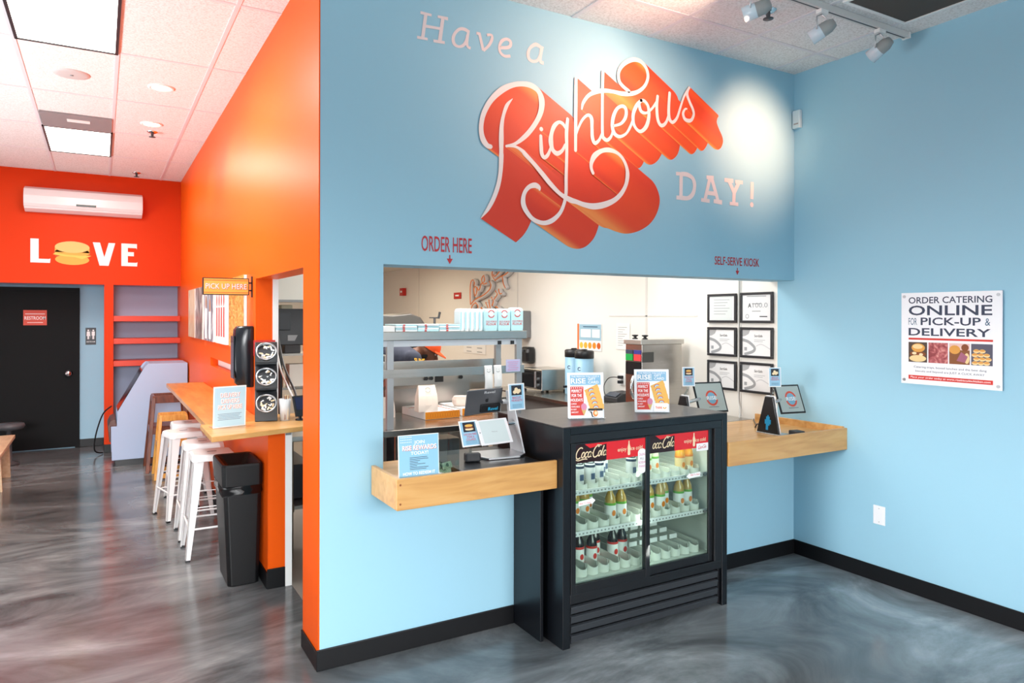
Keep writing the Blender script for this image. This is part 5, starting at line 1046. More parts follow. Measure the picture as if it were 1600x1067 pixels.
def paper_bag(cx, cy, z, w, d, h, lab, a=0.0):
    r = thing('paper_bag', lab, 'paper bag', (cx, cy, z)); M = Matrix.Translation((cx, cy, z)) @ Matrix.Rotation(a, 4, 'Z'); g = MB().at(M)
    rows = []
    for t, sx, sy, j in ((0.001, 1, 1, 0), (0.25, 1.02, 1.0, 0.004), (0.6, 0.98, 0.8, 0.005), (0.85, 0.9, 0.45, 0.003), (1.0, 0.86, 0.16, 0.002)):
        x, y = w / 2 * sx, d / 2 * sy; rows.append([(-x, -y, t * h), (-x * 0.3, -y - j, t * h), (x * 0.4, -y + j, t * h), (x, -y, t * h), (x - j, 0, t * h + j), (x, y, t * h), (-x, y, t * h), (-x + j, 0, t * h + j)])
    loft(g, rows, bagm, (True, True)); g.build('bag', r, bevel=0.002)
    T = M @ frame((0, -d / 2 * 0.50 - 0.006, h * 0.83), UXW, (0, 0.36, 1)); g = MB().at(T); g.ring(0, 0, 0.016, 0.02, greyp, 0.002, PI + 0.2, 2 * PI - 0.2, 12); g.ring(0, 0, 0.016, 0.02, greyp, 0.002, 0.2, PI - 0.2, 12); g.build('logo_print', r)
paper_bag(1.15, 1.43, 0.967, 0.15, 0.08, 0.186, 'folded cream paper bag standing on the left food box')
paper_bag(0.93, 1.64, 0.9105, 0.10, 0.07, 0.15, 'cream paper bag at the left end of the pass counter behind the post')
r = thing('wrapped_sandwiches', 'paper-wrapped sandwiches on the right food box behind the grey tablet', 'sandwiches', (1.56, 1.62, 0.967))
for dx, s in ((-0.05, 1), (0.045, 0.9)):
    g = MB().at(Matrix.Translation((1.555 + dx, 1.6, 0.9672)) @ Matrix.Rotation(0.3 * dx * 20, 4, 'Z')); rows = [[(p[0] * k, p[1] * k, z) for p in rr4(-0.06 * s, 0.06 * s, -0.045, 0.045, 0, 0.02)] for k, z in ((0.85, 0.0005), (1.0, 0.02), (1.02, 0.05), (0.8, 0.075))]; loft(g, rows, bagm if dx < 0 else paper); g.build('wrapped_bundle', r, bevel=0.006)
# flour bags on the top shelf
fb = mat('flour_bag_blue', '#BFE6EC', 0.55); fbw = mat('flour_bag_white', '#EEF4F6', 0.55); fs = mat('flour_side_blue', '#A5DCE4', 0.55)
def flour_bag(x0, y0, w, d, h, lab, front=True):
    r = thing('flour_bag', lab, 'flour bag', (x0 + w / 2, y0 + d / 2, 1.548), 'flour bags on the top shelf')
    g = MB(); q = 0.004; rows = [[(p[0], p[1], 1.5485 + z) for p in rr4(x0 + a, x0 + w - a, y0 + a, y0 + d - a, 0, 0.006)] for z, a in ((0.0, 0.002), (0.02, 0.0), (h * 0.86, 0.0), (h * 0.95, 0.004), (h, 0.014))]
    loft(g, rows, fb if front else fbw); g.build('bag', r, bevel=0.002)
    T = frame((x0 + w / 2, y0 - 0.0008, 1.5485), UXW, UZ); g = MB().at(T)
    if front:
        s = w / 0.1; cy = h * 0.76
        for a0, a1 in ((0.35, PI - 0.35), (PI + 0.35, 2 * PI - 0.35)): g.ring(0, cy, 0.021 * s, 0.027 * s, redp, 0, a0, a1, 14)
        g.disc(0, cy, 0.017 * s, 0.017 * s, whitep, 0, 14); g.text('OLD FORGE', 0, h * 0.37, 0.014, redp, w=w * 0.84, bold=0.02); g.text('FLOUR', 0, h * 0.25, 0.015, redp, w=w * 0.78, bold=0.03); g.build('label_print', r)
    else:
        g.rect(-w / 2 + 0.004, 0.01, -w / 2 + 0.012, h * 0.85, fs); g.build('side_print', r)
for i, (x0, lab) in enumerate(((1.463, 'light blue flour bag facing front, left of the three at the shelf end'), (1.570, 'light blue flour bag facing front, middle of the three at the shelf end'), (1.678, 'light blue flour bag facing front at the right end of the top shelf'))):
    flour_bag(x0, 1.12, 0.103, 0.07, 0.158 + 0.008 * (i == 2), lab)
sl = ['leftmost pale flour bag of the edge-on row on the top shelf', 'second pale flour bag from the left in the edge-on row', 'third pale flour bag from the left in the edge-on row', 'fourth pale flour bag from the left in the edge-on row', 'pale edge-on flour bag touching the three front-facing ones']
for k in range(5): flour_bag(1.278 + k * 0.0366, 1.14, 0.036, 0.10, 0.158, sl[k], False)
random.seed(9)
names = ['left', 'middle', 'right']
for px in range(3):
    for k in range(4):
        x0 = 0.80 + px * 0.158; j = (random.random() - 0.5) * 0.006
        r = thing('folded_flour_bag', 'folded light blue flour sack in the %s pile on the top shelf, %s of four' % (names[px], ('bottom', 'second', 'third', 'topmost')[k]), 'flour bag', (x0 + 0.07, 1.22, 1.5485 + k * 0.0125), 'folded flour sacks on the top shelf')
        MB().box(x0 + j, x0 + 0.155 + j, 1.125 + j, 1.34 + j, 1.5485 + k * 0.0125, 1.5485 + k * 0.0125 + 0.0118, fb if (k + px) % 2 else fbw).build('sack', r, bevel=0.003)
        MB().box(x0 + 0.05 + j, x0 + 0.066 + j, 1.1235 + j, 1.1245 + j, 1.5485 + k * 0.0125 + 0.002, 1.5485 + k * 0.0125 + 0.010, redp).build('edge_print', r)
tag(MB().box(0.62, 0.795, 1.125, 1.36, 1.5485, 1.585, paper).build('carton', bevel=0.002), 'flat white carton at the left end of the top shelf', 'box')
# clutter under the pass counter seen past the rewards sign
tag(MB().lathe((0.83, 1.25, 0.3305), [(0.0, 0), (0.10, 0.0), (0.13, 0.05), (0.135, 0.06), (0.0, 0.065)], steel2, 22).build('steel_tray'), 'shallow steel pan under the pass counter', 'pan')
tag(MB().box(1.0, 1.3, 1.2, 1.5, 0.3305, 0.5, mat('cardboard', '#A98A62', 0.7)).build('cardboard_box', bevel=0.003), 'brown cardboard box on the lower shelf of the pass counter', 'box')

# ------------------------------------------------------------------ cook
def capsule(g, p0, p1, r0, r1, m, n=14):
    p0, p1 = Vector(p0), Vector(p1); g.ball(p0, r0, m, n, 8); g.ball(p1, r1, m, n, 8); g.cyl(p0, p1, r0, r1, m, n)
def fused(name, g, parent, vox=0.012, sm_=4):
    o = g.build(name, parent); md = o.modifiers.new('fuse', 'REMESH'); md.mode = 'VOXEL'; md.voxel_size = vox; md.use_smooth_shade = True
    s_ = o.modifiers.new('soften', 'SMOOTH'); s_.factor = 0.5; s_.iterations = sm_
    return o
def cook():
    skin = mat('brown_skin', '#6E4430', 0.5); shirt = mat('blue_grey_tshirt', '#343846', 0.85); trou = mat('black_trousers', '#1E1F24', 0.8); capm = mat('orange_cap', '#F2571A', 0.6); hair = mat('black_beard', '#1A1412', 0.8)
    root = thing('person', 'cook in a blue-grey t-shirt and orange cap bending over behind the pass shelves', 'person', (1.35, 2.62, 0.004))
    hip = Vector((1.25, 2.62, 0.88)); chest = Vector((1.42, 2.60, 1.22)); neck = Vector((1.54, 2.575, 1.315)); head = Vector((1.645, 2.54, 1.352)); fz = 0.004
    L, R_ = Vector((0.05, 0.19, 0)), Vector((-0.02, -0.19, 0))
    g = MB(); capsule(g, hip, chest, 0.13, 0.16, skin); capsule(g, chest, neck, 0.12, 0.06, skin); capsule(g, neck, head, 0.056, 0.065, skin)
    g.ball(head, (0.098, 0.078, 0.098), skin); hd = Vector((0.66, -0.50, -0.55)).normalized(); side = hd.cross(Vector((0, 0, 1))).normalized(); up = side.cross(hd)
    face = head + hd * 0.06 - up * 0.02; g.ball(head + hd * 0.04 - up * 0.05, (0.062, 0.058, 0.058), skin); capsule(g, face + hd * 0.03 + up * 0.02, face + hd * 0.05 - up * 0.008, 0.010, 0.015, skin, 10)
    for s in (-1, 1): g.ball(head + side * s * 0.078 - up * 0.01, (0.016, 0.014, 0.026), skin, 10, 6); capsule(g, head + hd * 0.082 + side * s * 0.015 + up * 0.022, head + hd * 0.078 + side * s * 0.04 + up * 0.022, 0.010, 0.009, skin, 8)
    hands = []
    for off, hx in ((L, Vector((1.86, 2.70, 0.952))), (R_, Vector((1.82, 2.44, 0.952)))):
        sh = chest + off + Vector((0.045, 0, 0.06)); el = sh + Vector((0.10, off.y * 0.25, -0.27)); wr = hx + Vector((-0.08, 0, 0.045))
        capsule(g, sh, el, 0.058, 0.042, skin); capsule(g, el, wr, 0.042, 0.028, skin); capsule(g, chest + off * 0.4, sh, 0.09, 0.065, skin)
        pm_ = wr + (hx - wr) * 0.55; capsule(g, wr, pm_, 0.028, 0.034, skin)
        for k in range(4):
            yy = (k - 1.5) * 0.019; ln = (0.062, 0.075, 0.07, 0.054)[k]; a = pm_ + Vector((0.02, yy, 0)); b = a + Vector((ln * 0.55, yy * 0.25, -0.012)); c = b + Vector((ln * 0.4, 0, -0.022)); c.z = max(c.z, 0.94)
            capsule(g, a, b, 0.009, 0.0085, skin, 8); capsule(g, b, c, 0.0085, 0.007, skin, 8)
        s = 1 if off.y < 0 else -1; a = pm_ + Vector((-0.015, s * 0.028, 0)); b = a + Vector((0.028, s * 0.02, -0.01)); capsule(g, a, b, 0.011, 0.009, skin, 8); capsule(g, b, b + Vector((0.025, -s * 0.003, -0.012)), 0.009, 0.0075, skin, 8)
    for sy in (-1, 1):
        h = hip + Vector((0, sy * 0.085, -0.03)); kn = Vector((1.30, 2.62 + sy * 0.10, 0.47)); an = Vector((1.24, 2.62 + sy * 0.105, 0.09)); capsule(g, h, kn, 0.085, 0.055, skin); capsule(g, kn, an, 0.054, 0.036, skin); capsule(g, an - Vector((0, 0, 0.04)), an + Vector((0.13, 0, -0.055)), 0.036, 0.028, skin)
    fused('body', g, root, 0.008, 3)
    g = MB(); capsule(g, hip + Vector((0.0, 0, -0.02)), chest, 0.150, 0.178, shirt); capsule(g, chest, neck - Vector((0.02, 0, 0.02)), 0.14, 0.07, shirt); g.ball(chest + Vector((-0.05, 0, 0.06)), (0.15, 0.2, 0.13), shirt)
    for off in (L, R_): sh = chest + off + Vector((0.045, 0, 0.06)); el = sh + Vector((0.10, off.y * 0.25, -0.27)); capsule(g, chest + off * 0.5, sh, 0.11, 0.08, shirt); capsule(g, sh, sh.lerp(el, 0.62), 0.075, 0.066, shirt)
    fused('tshirt', g, root, 0.012, 4)
    g = MB(); capsule(g, hip + Vector((0, 0, -0.05)), hip, 0.15, 0.148, trou)
    for sy in (-1, 1): h = hip + Vector((0, sy * 0.085, -0.05)); kn = Vector((1.30, 2.62 + sy * 0.10, 0.47)); an = Vector((1.24, 2.62 + sy * 0.105, 0.13)); capsule(g, h, kn, 0.098, 0.07, trou); capsule(g, kn, an, 0.07, 0.058, trou)
    fused('trousers', g, root, 0.014, 3)
    for sy in (-1, 1): g = MB(); an = Vector((1.24, 2.62 + sy * 0.105, 0.06)); capsule(g, an, an + Vector((0.15, 0, -0.018)), 0.05, 0.038, blackpl); g.box(1.195, 1.43, an.y - 0.045, an.y + 0.045, 0.0045, 0.03, blackpl); fused('shoe', g, root, 0.01, 2)
    M = Matrix(((hd.x, side.x, up.x, head.x), (hd.y, side.y, up.y, head.y), (hd.z, side.z, up.z, head.z), (0, 0, 0, 1)))
    g = MB().at(M); prof = [(0.106 * math.cos(a), 0.112 * math.sin(a)) for a in [PI / 2 * k / 8 for k in range(9)]]; g.lathe((-0.004, 0, 0.022), [(r, z) for r, z in prof], capm, 20, True, 1.0, 0.84)
    n = 9; top = [(0.085 + 0.09 * math.sin(PI * k / (n - 1)), -0.075 + 0.15 * k / (n - 1), 0.03 - 0.0 * k) for k in range(n)]; bk = [(0.07 + 0.025 * math.sin(PI * k / (n - 1)), -0.075 + 0.15 * k / (n - 1), 0.038) for k in range(n)]
    v = top + bk + [(p[0], p[1], p[2] - 0.006) for p in top] + [(p[0], p[1], p[2] - 0.006) for p in bk]
    f = [(k, k + 1, n + k + 1, n + k) for k in range(n - 1)] + [(2 * n + k + 1, 2 * n + k, 3 * n + k, 3 * n + k + 1) for k in range(n - 1)] + [(k + 1, k, 2 * n + k, 2 * n + k + 1) for k in range(n - 1)]
    g.add(v, f, capm, True); g.build('cap', root)
    g = MB().at(M); g.ball((0.045, 0, -0.085), (0.05, 0.058, 0.032), hair, 14, 8); g.ball((0.012, 0.066, -0.05), (0.03, 0.014, 0.04), hair, 10, 6); g.ball((0.012, -0.066, -0.05), (0.03, 0.014, 0.04), hair, 10, 6); g.ball((0.093, 0, -0.043), (0.012, 0.028, 0.008), hair, 10, 6); fused('beard', g, root, 0.006, 2)
    g = MB().at(M)
    for s in (-1, 1): g.ball((0.084, s * 0.029, 0.006), (0.010, 0.014, 0.008), mat('eye_white', '#E9E4DC', 0.3), 10, 6); g.ball((0.091, s * 0.029, 0.005), (0.005, 0.006, 0.006), blackp, 8, 6); g.build('eye', root); g = MB().at(M)
    g.box(0.089, 0.097, -0.02, 0.02, -0.056, -0.051, mat('lips', '#7E4A42', 0.5)).build('mouth', root)
    g = MB(); g.at(frame((1.45, 2.312, 1.262), (1, 0.05, -0.10), (0.05, 0.45, 1))); g.text('SUNS', 0.02, 0, 0.034, mat('yellow_shirt_print', '#F2B92E', 0.6), w=0.10, bold=0.04); g.build('shirt_print', root)
cook()
t = thing('prep_table', 'stainless prep table in front of the cook', 'table', (2.05, 2.6, 0.004))
MB().box(1.68, 2.45, 2.2, 2.95, 0.90, 0.935, steel).build('table_top', t, bevel=0.003)
for x in (1.72, 2.41):
    for y in (2.24, 2.91): MB().cyl((x, y, 0.0045), (x, y, 0.9), 0.018, None, steel2, 12).build('leg', t)
# tall equipment behind the left part of the pass
t = thing('equipment_cabinet', 'dark rounded steel equipment behind the folded sacks on the top shelf', 'kitchen equipment', (1.75, 3.95, 0.004))
g = MB(); prof = [(1.38, 0.0045), (2.12, 0.0045), (2.12, 1.56), (2.06, 1.64), (1.95, 1.68), (1.75, 1.66), (1.55, 1.67), (1.38, 1.66)]; g.prism(prof, 1, 3.7, 4.3, mat('dark_steel', '#6F6B66', 0.35, 0.7)); g.build('housing', t, bevel=0.01)
MB().box(1.48, 2.02, 3.69, 3.699, 0.9, 1.5, mat('dark_glass_panel', '#26262A', 0.15)).build('door_panel', t, bevel=0.003); MB().cyl((1.55, 3.665, 1.42), (1.95, 3.665, 1.42), 0.012, None, chrome, 12).build('handle', t)
t = thing('tap', 'dark tap with upturned lever standing behind the top shelf', 'tap', (2.32, 3.95, 1.0)); MB().tube([(2.33, 3.95, 1.0), (2.33, 3.95, 1.63), (2.38, 3.95, 1.635), (2.395, 3.95, 1.70)], 0.014, dkgrey, 8).build('spout', t); MB().box(2.27, 2.36, 3.94, 3.96, 1.63, 1.642, dkgrey).build('lever', t)
t = thing('sink_unit', 'steel sink counter along the kitchen, under the dark tap', 'sink', (2.5, 4.0, 0.004)); MB().box(2.14, 2.88, 3.7, 4.3, 0.0045, 0.96, steel2).build('cabinet', t); MB().box(2.135, 2.885, 3.69, 4.31, 0.96, 0.9995, steel).build('worktop', t, bevel=0.003)
t = thing('stock_pot', 'shiny steel pot behind the left of the pass shelves', 'pot', (1.02, 2.2, 1.0)); MB().lathe((1.04, 2.2, 1.18), [(0.0, 0), (0.085, 0.0), (0.09, 0.005), (0.09, 0.15), (0.094, 0.155), (0.085, 0.152), (0.085, 0.02), (0.0, 0.015)], chrome, 24).build('body', t); MB().tube(resample([(0.952, 2.2, 1.31), (0.92, 2.2, 1.30), (0.92, 2.2, 1.27), (0.952, 2.2, 1.26)], 4), 0.006, chrome, 6).build('handle', t)
t2 = thing('equipment_stand', 'steel stand carrying the shiny pot', 'stand', (1.0, 2.2, 0.004)); MB().box(0.75, 1.2, 2.05, 2.38, 1.15, 1.18, steel2).build('top', t2)
for x in (0.78, 1.17):
    for y in (2.08, 2.35): MB().box(x - 0.012, x + 0.012, y - 0.012, y + 0.012, 0.0045, 1.15, steel2).build('leg', t2)

# ------------------------------------------------------------------ kitchen right wall
t = thing('kitchen_counter', 'steel kitchen counter along the white wall behind the kiosks', 'counter', (3.05, 2.0, 0.004))
MB().box(2.72, 3.3135, 0.36, 3.42, 0.855, 0.89, steel).build('worktop', t, bevel=0.004); MB().box(2.76, 3.3135, 0.40, 3.38, 0.09, 0.854, mat('counter_body_grey', '#8B8A88', 0.4, 0.5)).build('body', t); MB().box(2.8, 3.3, 0.43, 3.35, 0.0045, 0.09, blackpl).build('plinth', t)
# convection oven
t = thing('countertop_oven', 'stainless countertop oven with dark window on the kitchen counter', 'oven', (3.06, 2.82, 0.89))
MB().box(2.90, 3.235, 2.63, 3.02, 0.912, 1.122, steel).build('body', t, bevel=0.006); MB().box(2.893, 2.8995, 2.76, 3.0, 0.935, 1.10, mat('oven_glass', '#141416', 0.1)).build('window', t); MB().box(2.888, 2.8995, 2.635, 2.70, 0.93, 1.10, blackpl).build('control_panel', t)
MB().cyl((2.885, 2.725, 0.94), (2.885, 2.725, 1.10), 0.011, None, alu, 10).build('handle', t)
for z in (0.97, 1.03): MB().cyl((2.888, 2.667, z), (2.868, 2.667, z), 0.014, None, alu, 12).build('dial', t)
for x in (2.93, 3.2):
    for y in (2.66, 2.99): MB().cyl((x, y, 0.8905), (x, y, 0.912), 0.015, None, blackpl, 10).build('foot', t)
# tea urns
um = mat('urn_blue', '#8FB9D2', 0.35)
for (x, y, lab) in ((3.08, 2.16, 'pale blue drink urn with black lid, right of two, behind the gift card sign'), (3.13, 2.40, 'pale blue drink urn with black lid, left of two, beside the oven')):
    t = thing('drink_urn', lab, 'urn', (x, y, 0.89), 'drink urns on the kitchen counter')
    MB().lathe((x, y, 0.8905), [(0.0, 0), (0.085, 0), (0.088, 0.02), (0.088, 0.365), (0.0, 0.366)], um, 28).build('body', t)
    MB().lathe((x, y, 0.8905), [(0.0885, 0.365), (0.092, 0.37), (0.092, 0.43), (0.08, 0.44), (0.03, 0.442), (0.028, 0.452), (0.0, 0.453)], blackpl, 28).build('lid', t)
    MB().cyl((x - 0.086, y, 0.97), (x - 0.12, y, 0.97), 0.012, None, blackpl, 10).build('spigot', t)
    g = MB().at(frame((x - 0.083, y - 0.034, 1.16), (0.38, -0.92, 0), UZ)); g.ring(0, 0, 0.012, 0.018, navy, 0, 0.6, 2 * PI - 0.6, 12); g.build('mark', t)
# soft drink machine
t = thing('tea_machine', 'tall stainless drink machine with green and red buttons against the white wall', 'drink machine', (3.03, 1.1, 0.89))
MB().box(2.80, 3.22, 1.006, 1.206, 0.8905, 1.43, steel).build('body', t, bevel=0.003); MB().box(2.785, 3.24, 0.998, 1.214, 1.4305, 1.47, mat('pale_steel', '#C9C5BE', 0.35, 0.8)).build('top_cover', t, bevel=0.003)
for y in (1.04, 1.16): MB().lathe((2.86, y, 1.4705), [(0.022, 0), (0.024, 0.006), (0.012, 0.012), (0.012, 0.02), (0.026, 0.026), (0.026, 0.034), (0.0, 0.036)], blackpl, 16).build('knob', t)
for y0, m, m2 in ((1.115, mat('button_green', '#1DA64E', 0.4), navy), (1.015, mat('button_red', '#E2474A', 0.4), mat('button_indigo', '#3A3C8C', 0.4))):
    g = MB(); g.box(2.795, 2.7995, y0, y0 + 0.085, 1.30, 1.352, m); g.box(2.795, 2.7995, y0, y0 + 0.085, 1.354, 1.385, m2); g.build('button', t)
MB().box(2.793, 2.7995, 1.018, 1.198, 1.19, 1.292, blackpl).build('drip_panel', t); MB().box(2.80, 2.92, 1.004, 1.0058, 1.29, 1.37, mat('vent_dark', '#5C5B58', 0.4, 0.6)).build('side_vent', t)
MB().tube(resample([(2.79, 1.09, 1.18), (2.765, 1.09, 1.12), (2.765, 1.09, 1.05), (2.79, 1.09, 1.0)], 5), 0.012, chrome, 10).build('spout', t)
# small device by the outlet, outlet, cords
t = thing('printer', 'black card printer on the kitchen counter under the outlet', 'printer', (3.15, 1.72, 0.89)); MB().prism([(3.05, 0.8905), (3.27, 0.8905), (3.27, 0.975), (3.12, 0.97), (3.05, 0.93)], 1, 1.63, 1.83, charcoal).build('body', t, bevel=0.008); MB().hexa([(3.06, 1.66, 0.939), (3.06, 1.8, 0.939), (3.115, 1.8, 0.9705), (3.115, 1.66, 0.9705)], [(3.058, 1.66, 0.942), (3.058, 1.8, 0.942), (3.113, 1.8, 0.9735), (3.113, 1.66, 0.9735)], mat('slate_screen', '#3C4450', 0.2)).build('screen', t)
t = thing('wall_outlet', 'white wall outlet with two black plugs above the black printer', 'outlet', (XR - 0.005, 1.88, 1.02)); MB().box(XR - 0.009, XR - 0.0045, 1.84, 1.93, 1.015, 1.125, white).build('plate', t, bevel=0.002)
for z in (1.09, 1.045): MB().box(XR - 0.05, XR - 0.009, 1.86, 1.90, z - 0.014, z + 0.014, blackpl).build('plug', t, bevel=0.004)
c = MB().tube(resample([(3.265, 1.885, 1.09), (3.21, 1.95, 1.08), (3.19, 2.0, 1.0), (3.2, 1.98, 0.91), (3.19, 1.85, 0.902)], 6), 0.004, blackpl, 6); tag(c.build('power_cord'), 'black cord looping from the outlet down to the counter', 'cord')
# wall items
def wall_paper(name, lab, cat, yc, zb, w, h, m):
    r = thing(name, lab, cat, (XR - 0.006, yc, zb)); T = frame((XR - 0.0055, yc, zb), UYW, UZ); sign_panel(r, T, w, h, 0.001, m); return r, T
r, T = wall_paper('wall_poster', 'blue, white and orange biscuit chart on the kitchen wall above the urns', 'poster', 2.4, 1.315, 0.40, 0.265, paper)
g = MB().at(T); g.rect(-0.165, 0.10, 0.195, 0.26, mat('chart_blue', '#9CBFD0', 0.5), 0.001); g.rect(-0.2, 0.0, -0.17, 0.265, mat('chart_orange', '#E0763C', 0.5), 0.001); g.rect(-0.14, 0.13, 0.03, 0.21, paper, 0.0016); g.rect(0.05, 0.13, 0.175, 0.21, paper, 0.0016); g.rect(-0.1, 0.23, 0.14, 0.24, MATS['teal_print'], 0.0016)
for k, c_ in enumerate(('#F2C04A', '#F0B23A', '#F0A030', '#EE9028', '#D2601C')): g.disc(-0.13 + k * 0.072, 0.05, 0.03, 0.032, mat('biscuit_%s' % c_[1:], c_, 0.5), 0.0016, 16)
g.build('print', r)
r, T = wall_paper('paper_notice', 'white typed notice on the kitchen wall left of the drink machine', 'notice', 1.875, 1.345, 0.20, 0.245, mat('notice_white', '#EFEDE9', 0.6)); g = MB().at(T)
for k in range(9): g.rect(-0.07, 0.205 - k * 0.021, 0.06 - 0.03 * (k % 3), 0.209 - k * 0.021, greyp, 0.001)
g.build('print', r)
r = thing('paper_towel_dispenser', 'grey metal paper towel dispenser on the kitchen wall behind the flour bags', 'dispenser', (XR - 0.1, 3.6, 1.41)); MB().box(XR - 0.20, XR - 0.0045, 3.50, 3.72, 1.41, 1.715, mat('dispenser_grey', '#7F8082', 0.4, 0.4)).build('case', r, bevel=0.01); MB().box(XR - 0.205, XR - 0.2, 3.53, 3.69, 1.43, 1.60, charcoal).build('front_panel', r)
r = thing('soap_dispenser', 'black rounded soap dispenser on the kitchen wall above the oven', 'dispenser', (XR - 0.06, 3.48, 1.125)); g = MB(); loft(g, [[(XR - 0.0045 - p[0], p[1], z) for p in rr4(0, dd, 3.39 + k, 3.60 - k, 0, 0.025)] for z, dd, k in ((1.125, 0.07, 0.02), (1.15, 0.11, 0.0), (1.25, 0.12, 0.0), (1.29, 0.11, 0.005), (1.31, 0.07, 0.02))], blackpl); g.build('case', r, bevel=0.006); MB().box(XR - 0.13, XR - 0.124, 3.46, 3.53, 1.26, 1.285, dkgrey).build('lens', r)
def red_wall(name, lab, cat, y, z, w, h, t):
    r = thing(name, lab, cat, (XR - 0.03, y, z)); MB().box(XR - t, XR - 0.0045, y - w / 2, y + w / 2, z, z + h, mat('alarm_red', '#C8261E', 0.4)).build('case', r, bevel=0.002); MB().box(XR - t - 0.003, XR - t, y - w / 4, y + w / 4, z + h * 0.4, z + h * 0.65, whitep).build('white_panel', r)
red_wall('fire_alarm', 'red fire alarm strobe high on the far kitchen wall', 'alarm', 7.35, 1.98, 0.14, 0.12, 0.06); red_wall('fire_sign', 'small red fire sign on the kitchen wall left of the orange script', 'sign', 5.40, 1.89, 0.22, 0.085, 0.012); red_wall('fire_sign', 'small red sign beside the black soap dispenser', 'sign', 3.68, 1.15, 0.13, 0.085, 0.012)
r, T = wall_paper('paper_notice', 'white recipe chart with orange heading on the kitchen wall beyond the cook', 'notice', 4.9, 1.17, 0.62, 0.24, paper); g = MB().at(T); g.rect(-0.2, 0.17, -0.08, 0.22, orangep, 0.001)
for k in range(3):
    for x in (-0.22, 0.08): g.rect(x, 0.12 - k * 0.05, x + 0.14, 0.13 - k * 0.05, greyp, 0.001)
g.build('print', r)
# framed certificates
fm = mat('black_frame', '#26262A', 0.35)
cert = ['top left framed certificate with pale form', "top right framed certificate with an 'A 100.0' grade", 'middle left framed certificate with grey swirl', 'middle right framed certificate with grey swirl', 'bottom left framed certificate with grey swirl', 'bottom right framed certificate with grey swirl, behind the blue card']
for k in range(6):
    yc = (0.655, 0.318)[k % 2]; zb = (1.605, 1.345, 1.085)[k // 2]; w, h = (0.295, 0.225) if k % 2 == 0 else (0.30, 0.228)
    t = thing('framed_certificate', cert[k] + ' on the white wall', 'certificate', (XR - 0.012, yc, zb), 'framed certificates'); T = frame((XR - 0.022, yc, zb), UYW, UZ); g = MB().at(T); b = 0.019
    for a in ((-w / 2, w / 2, 0, b), (-w / 2, w / 2, h - b, h), (-w / 2, -w / 2 + b, b, h - b), (w / 2 - b, w / 2, b, h - b)): g.box(*a, -0.017, 0.0, fm)
    g.build('frame', t, bevel=0.003); g = MB().at(T); x0, x1, y0, y1 = -w / 2 + b, w / 2 - b, b, h - b; g.rect(x0, y0, x1, y1, mat('certificate_paper', '#E4E4E4', 0.5), -0.008); zz = -0.0072
    if k == 0: g.rect(x0 + 0.02, y0, x1 - 0.02, y1, mat('certificate_form', '#D5DAD8', 0.5), zz); [g.rect(-0.08, y1 - 0.03 - i * 0.022, 0.08 - 0.02 * (i % 3), y1 - 0.026 - i * 0.022, greyp, zz + 0.0006) for i in range(6)]
    elif k == 1: g.text('A', -0.062, 0.115, 0.032, blackp, w=0.032, z=zz, bold=0.04); g.text('100.0', 0.035, 0.115, 0.034, greyp, w=0.135, z=zz, bold=0.0); [g.rect(-0.09 + 0.05 * (i > 0), y1 - 0.014 - i * 0.055, 0.09 - 0.05 * (i > 0), y1 - 0.008 - i * 0.055, greyp, zz) for i in range(3)]; g.ring(-0.085, 0.05, 0.012, 0.017, greyp, zz, n=16); g.rect(0.03, 0.045, 0.10, 0.052, blackp, zz)
    else:
        g.stroke([(x0, y0 + 0.115), (x0 + 0.06, y0 + 0.10), (x0 + 0.115, y0 + 0.06), (x0 + 0.10, y0 + 0.03), (x0 + 0.02, y0 + 0.006)], 0.022, greyp, zz, 5); g.poly([(x0, y1), (x0 + 0.075, y1), (x0 + 0.06, y1 - 0.03), (x0 + 0.03, y1 - 0.045), (x0, y1 - 0.05)], mat('cert_grey', '#A9A9AA', 0.5), zz)
        g.text('ServSafe', 0.02, y1 - 0.052, 0.017, blackp, w=0.075, z=zz, bold=0.02); [g.rect(-0.02, y1 - 0.075 - i * 0.012, 0.08 - i * 0.02, y1 - 0.072 - i * 0.012, greyp, zz) for i in range(2)]; g.stroke([(x0 + 0.13, y0 + 0.07), (x0 + 0.18, y0 + 0.085), (x1, y0 + 0.05)], 0.006, mat('cert_pale', '#C4C4C6', 0.5), zz, 4); g.rect(x0 + 0.02, y0 + 0.035, x0 + 0.045, y0 + 0.06, greyp, zz + 0.0006)
    g.build('document', t)
g = MB().tube(resample([(XR - 0.012, 0.487, 2.38), (XR - 0.012, 0.487, 1.2), (XR - 0.014, 0.485, 1.02), (3.28, 0.45, 0.95), (3.22, 0.40, 0.90)], 5), 0.005, mat('white_cable', '#D8D8D4', 0.5), 6); tag(g.build('wall_cable'), 'pale cable running down the white wall between the certificate columns', 'cable')
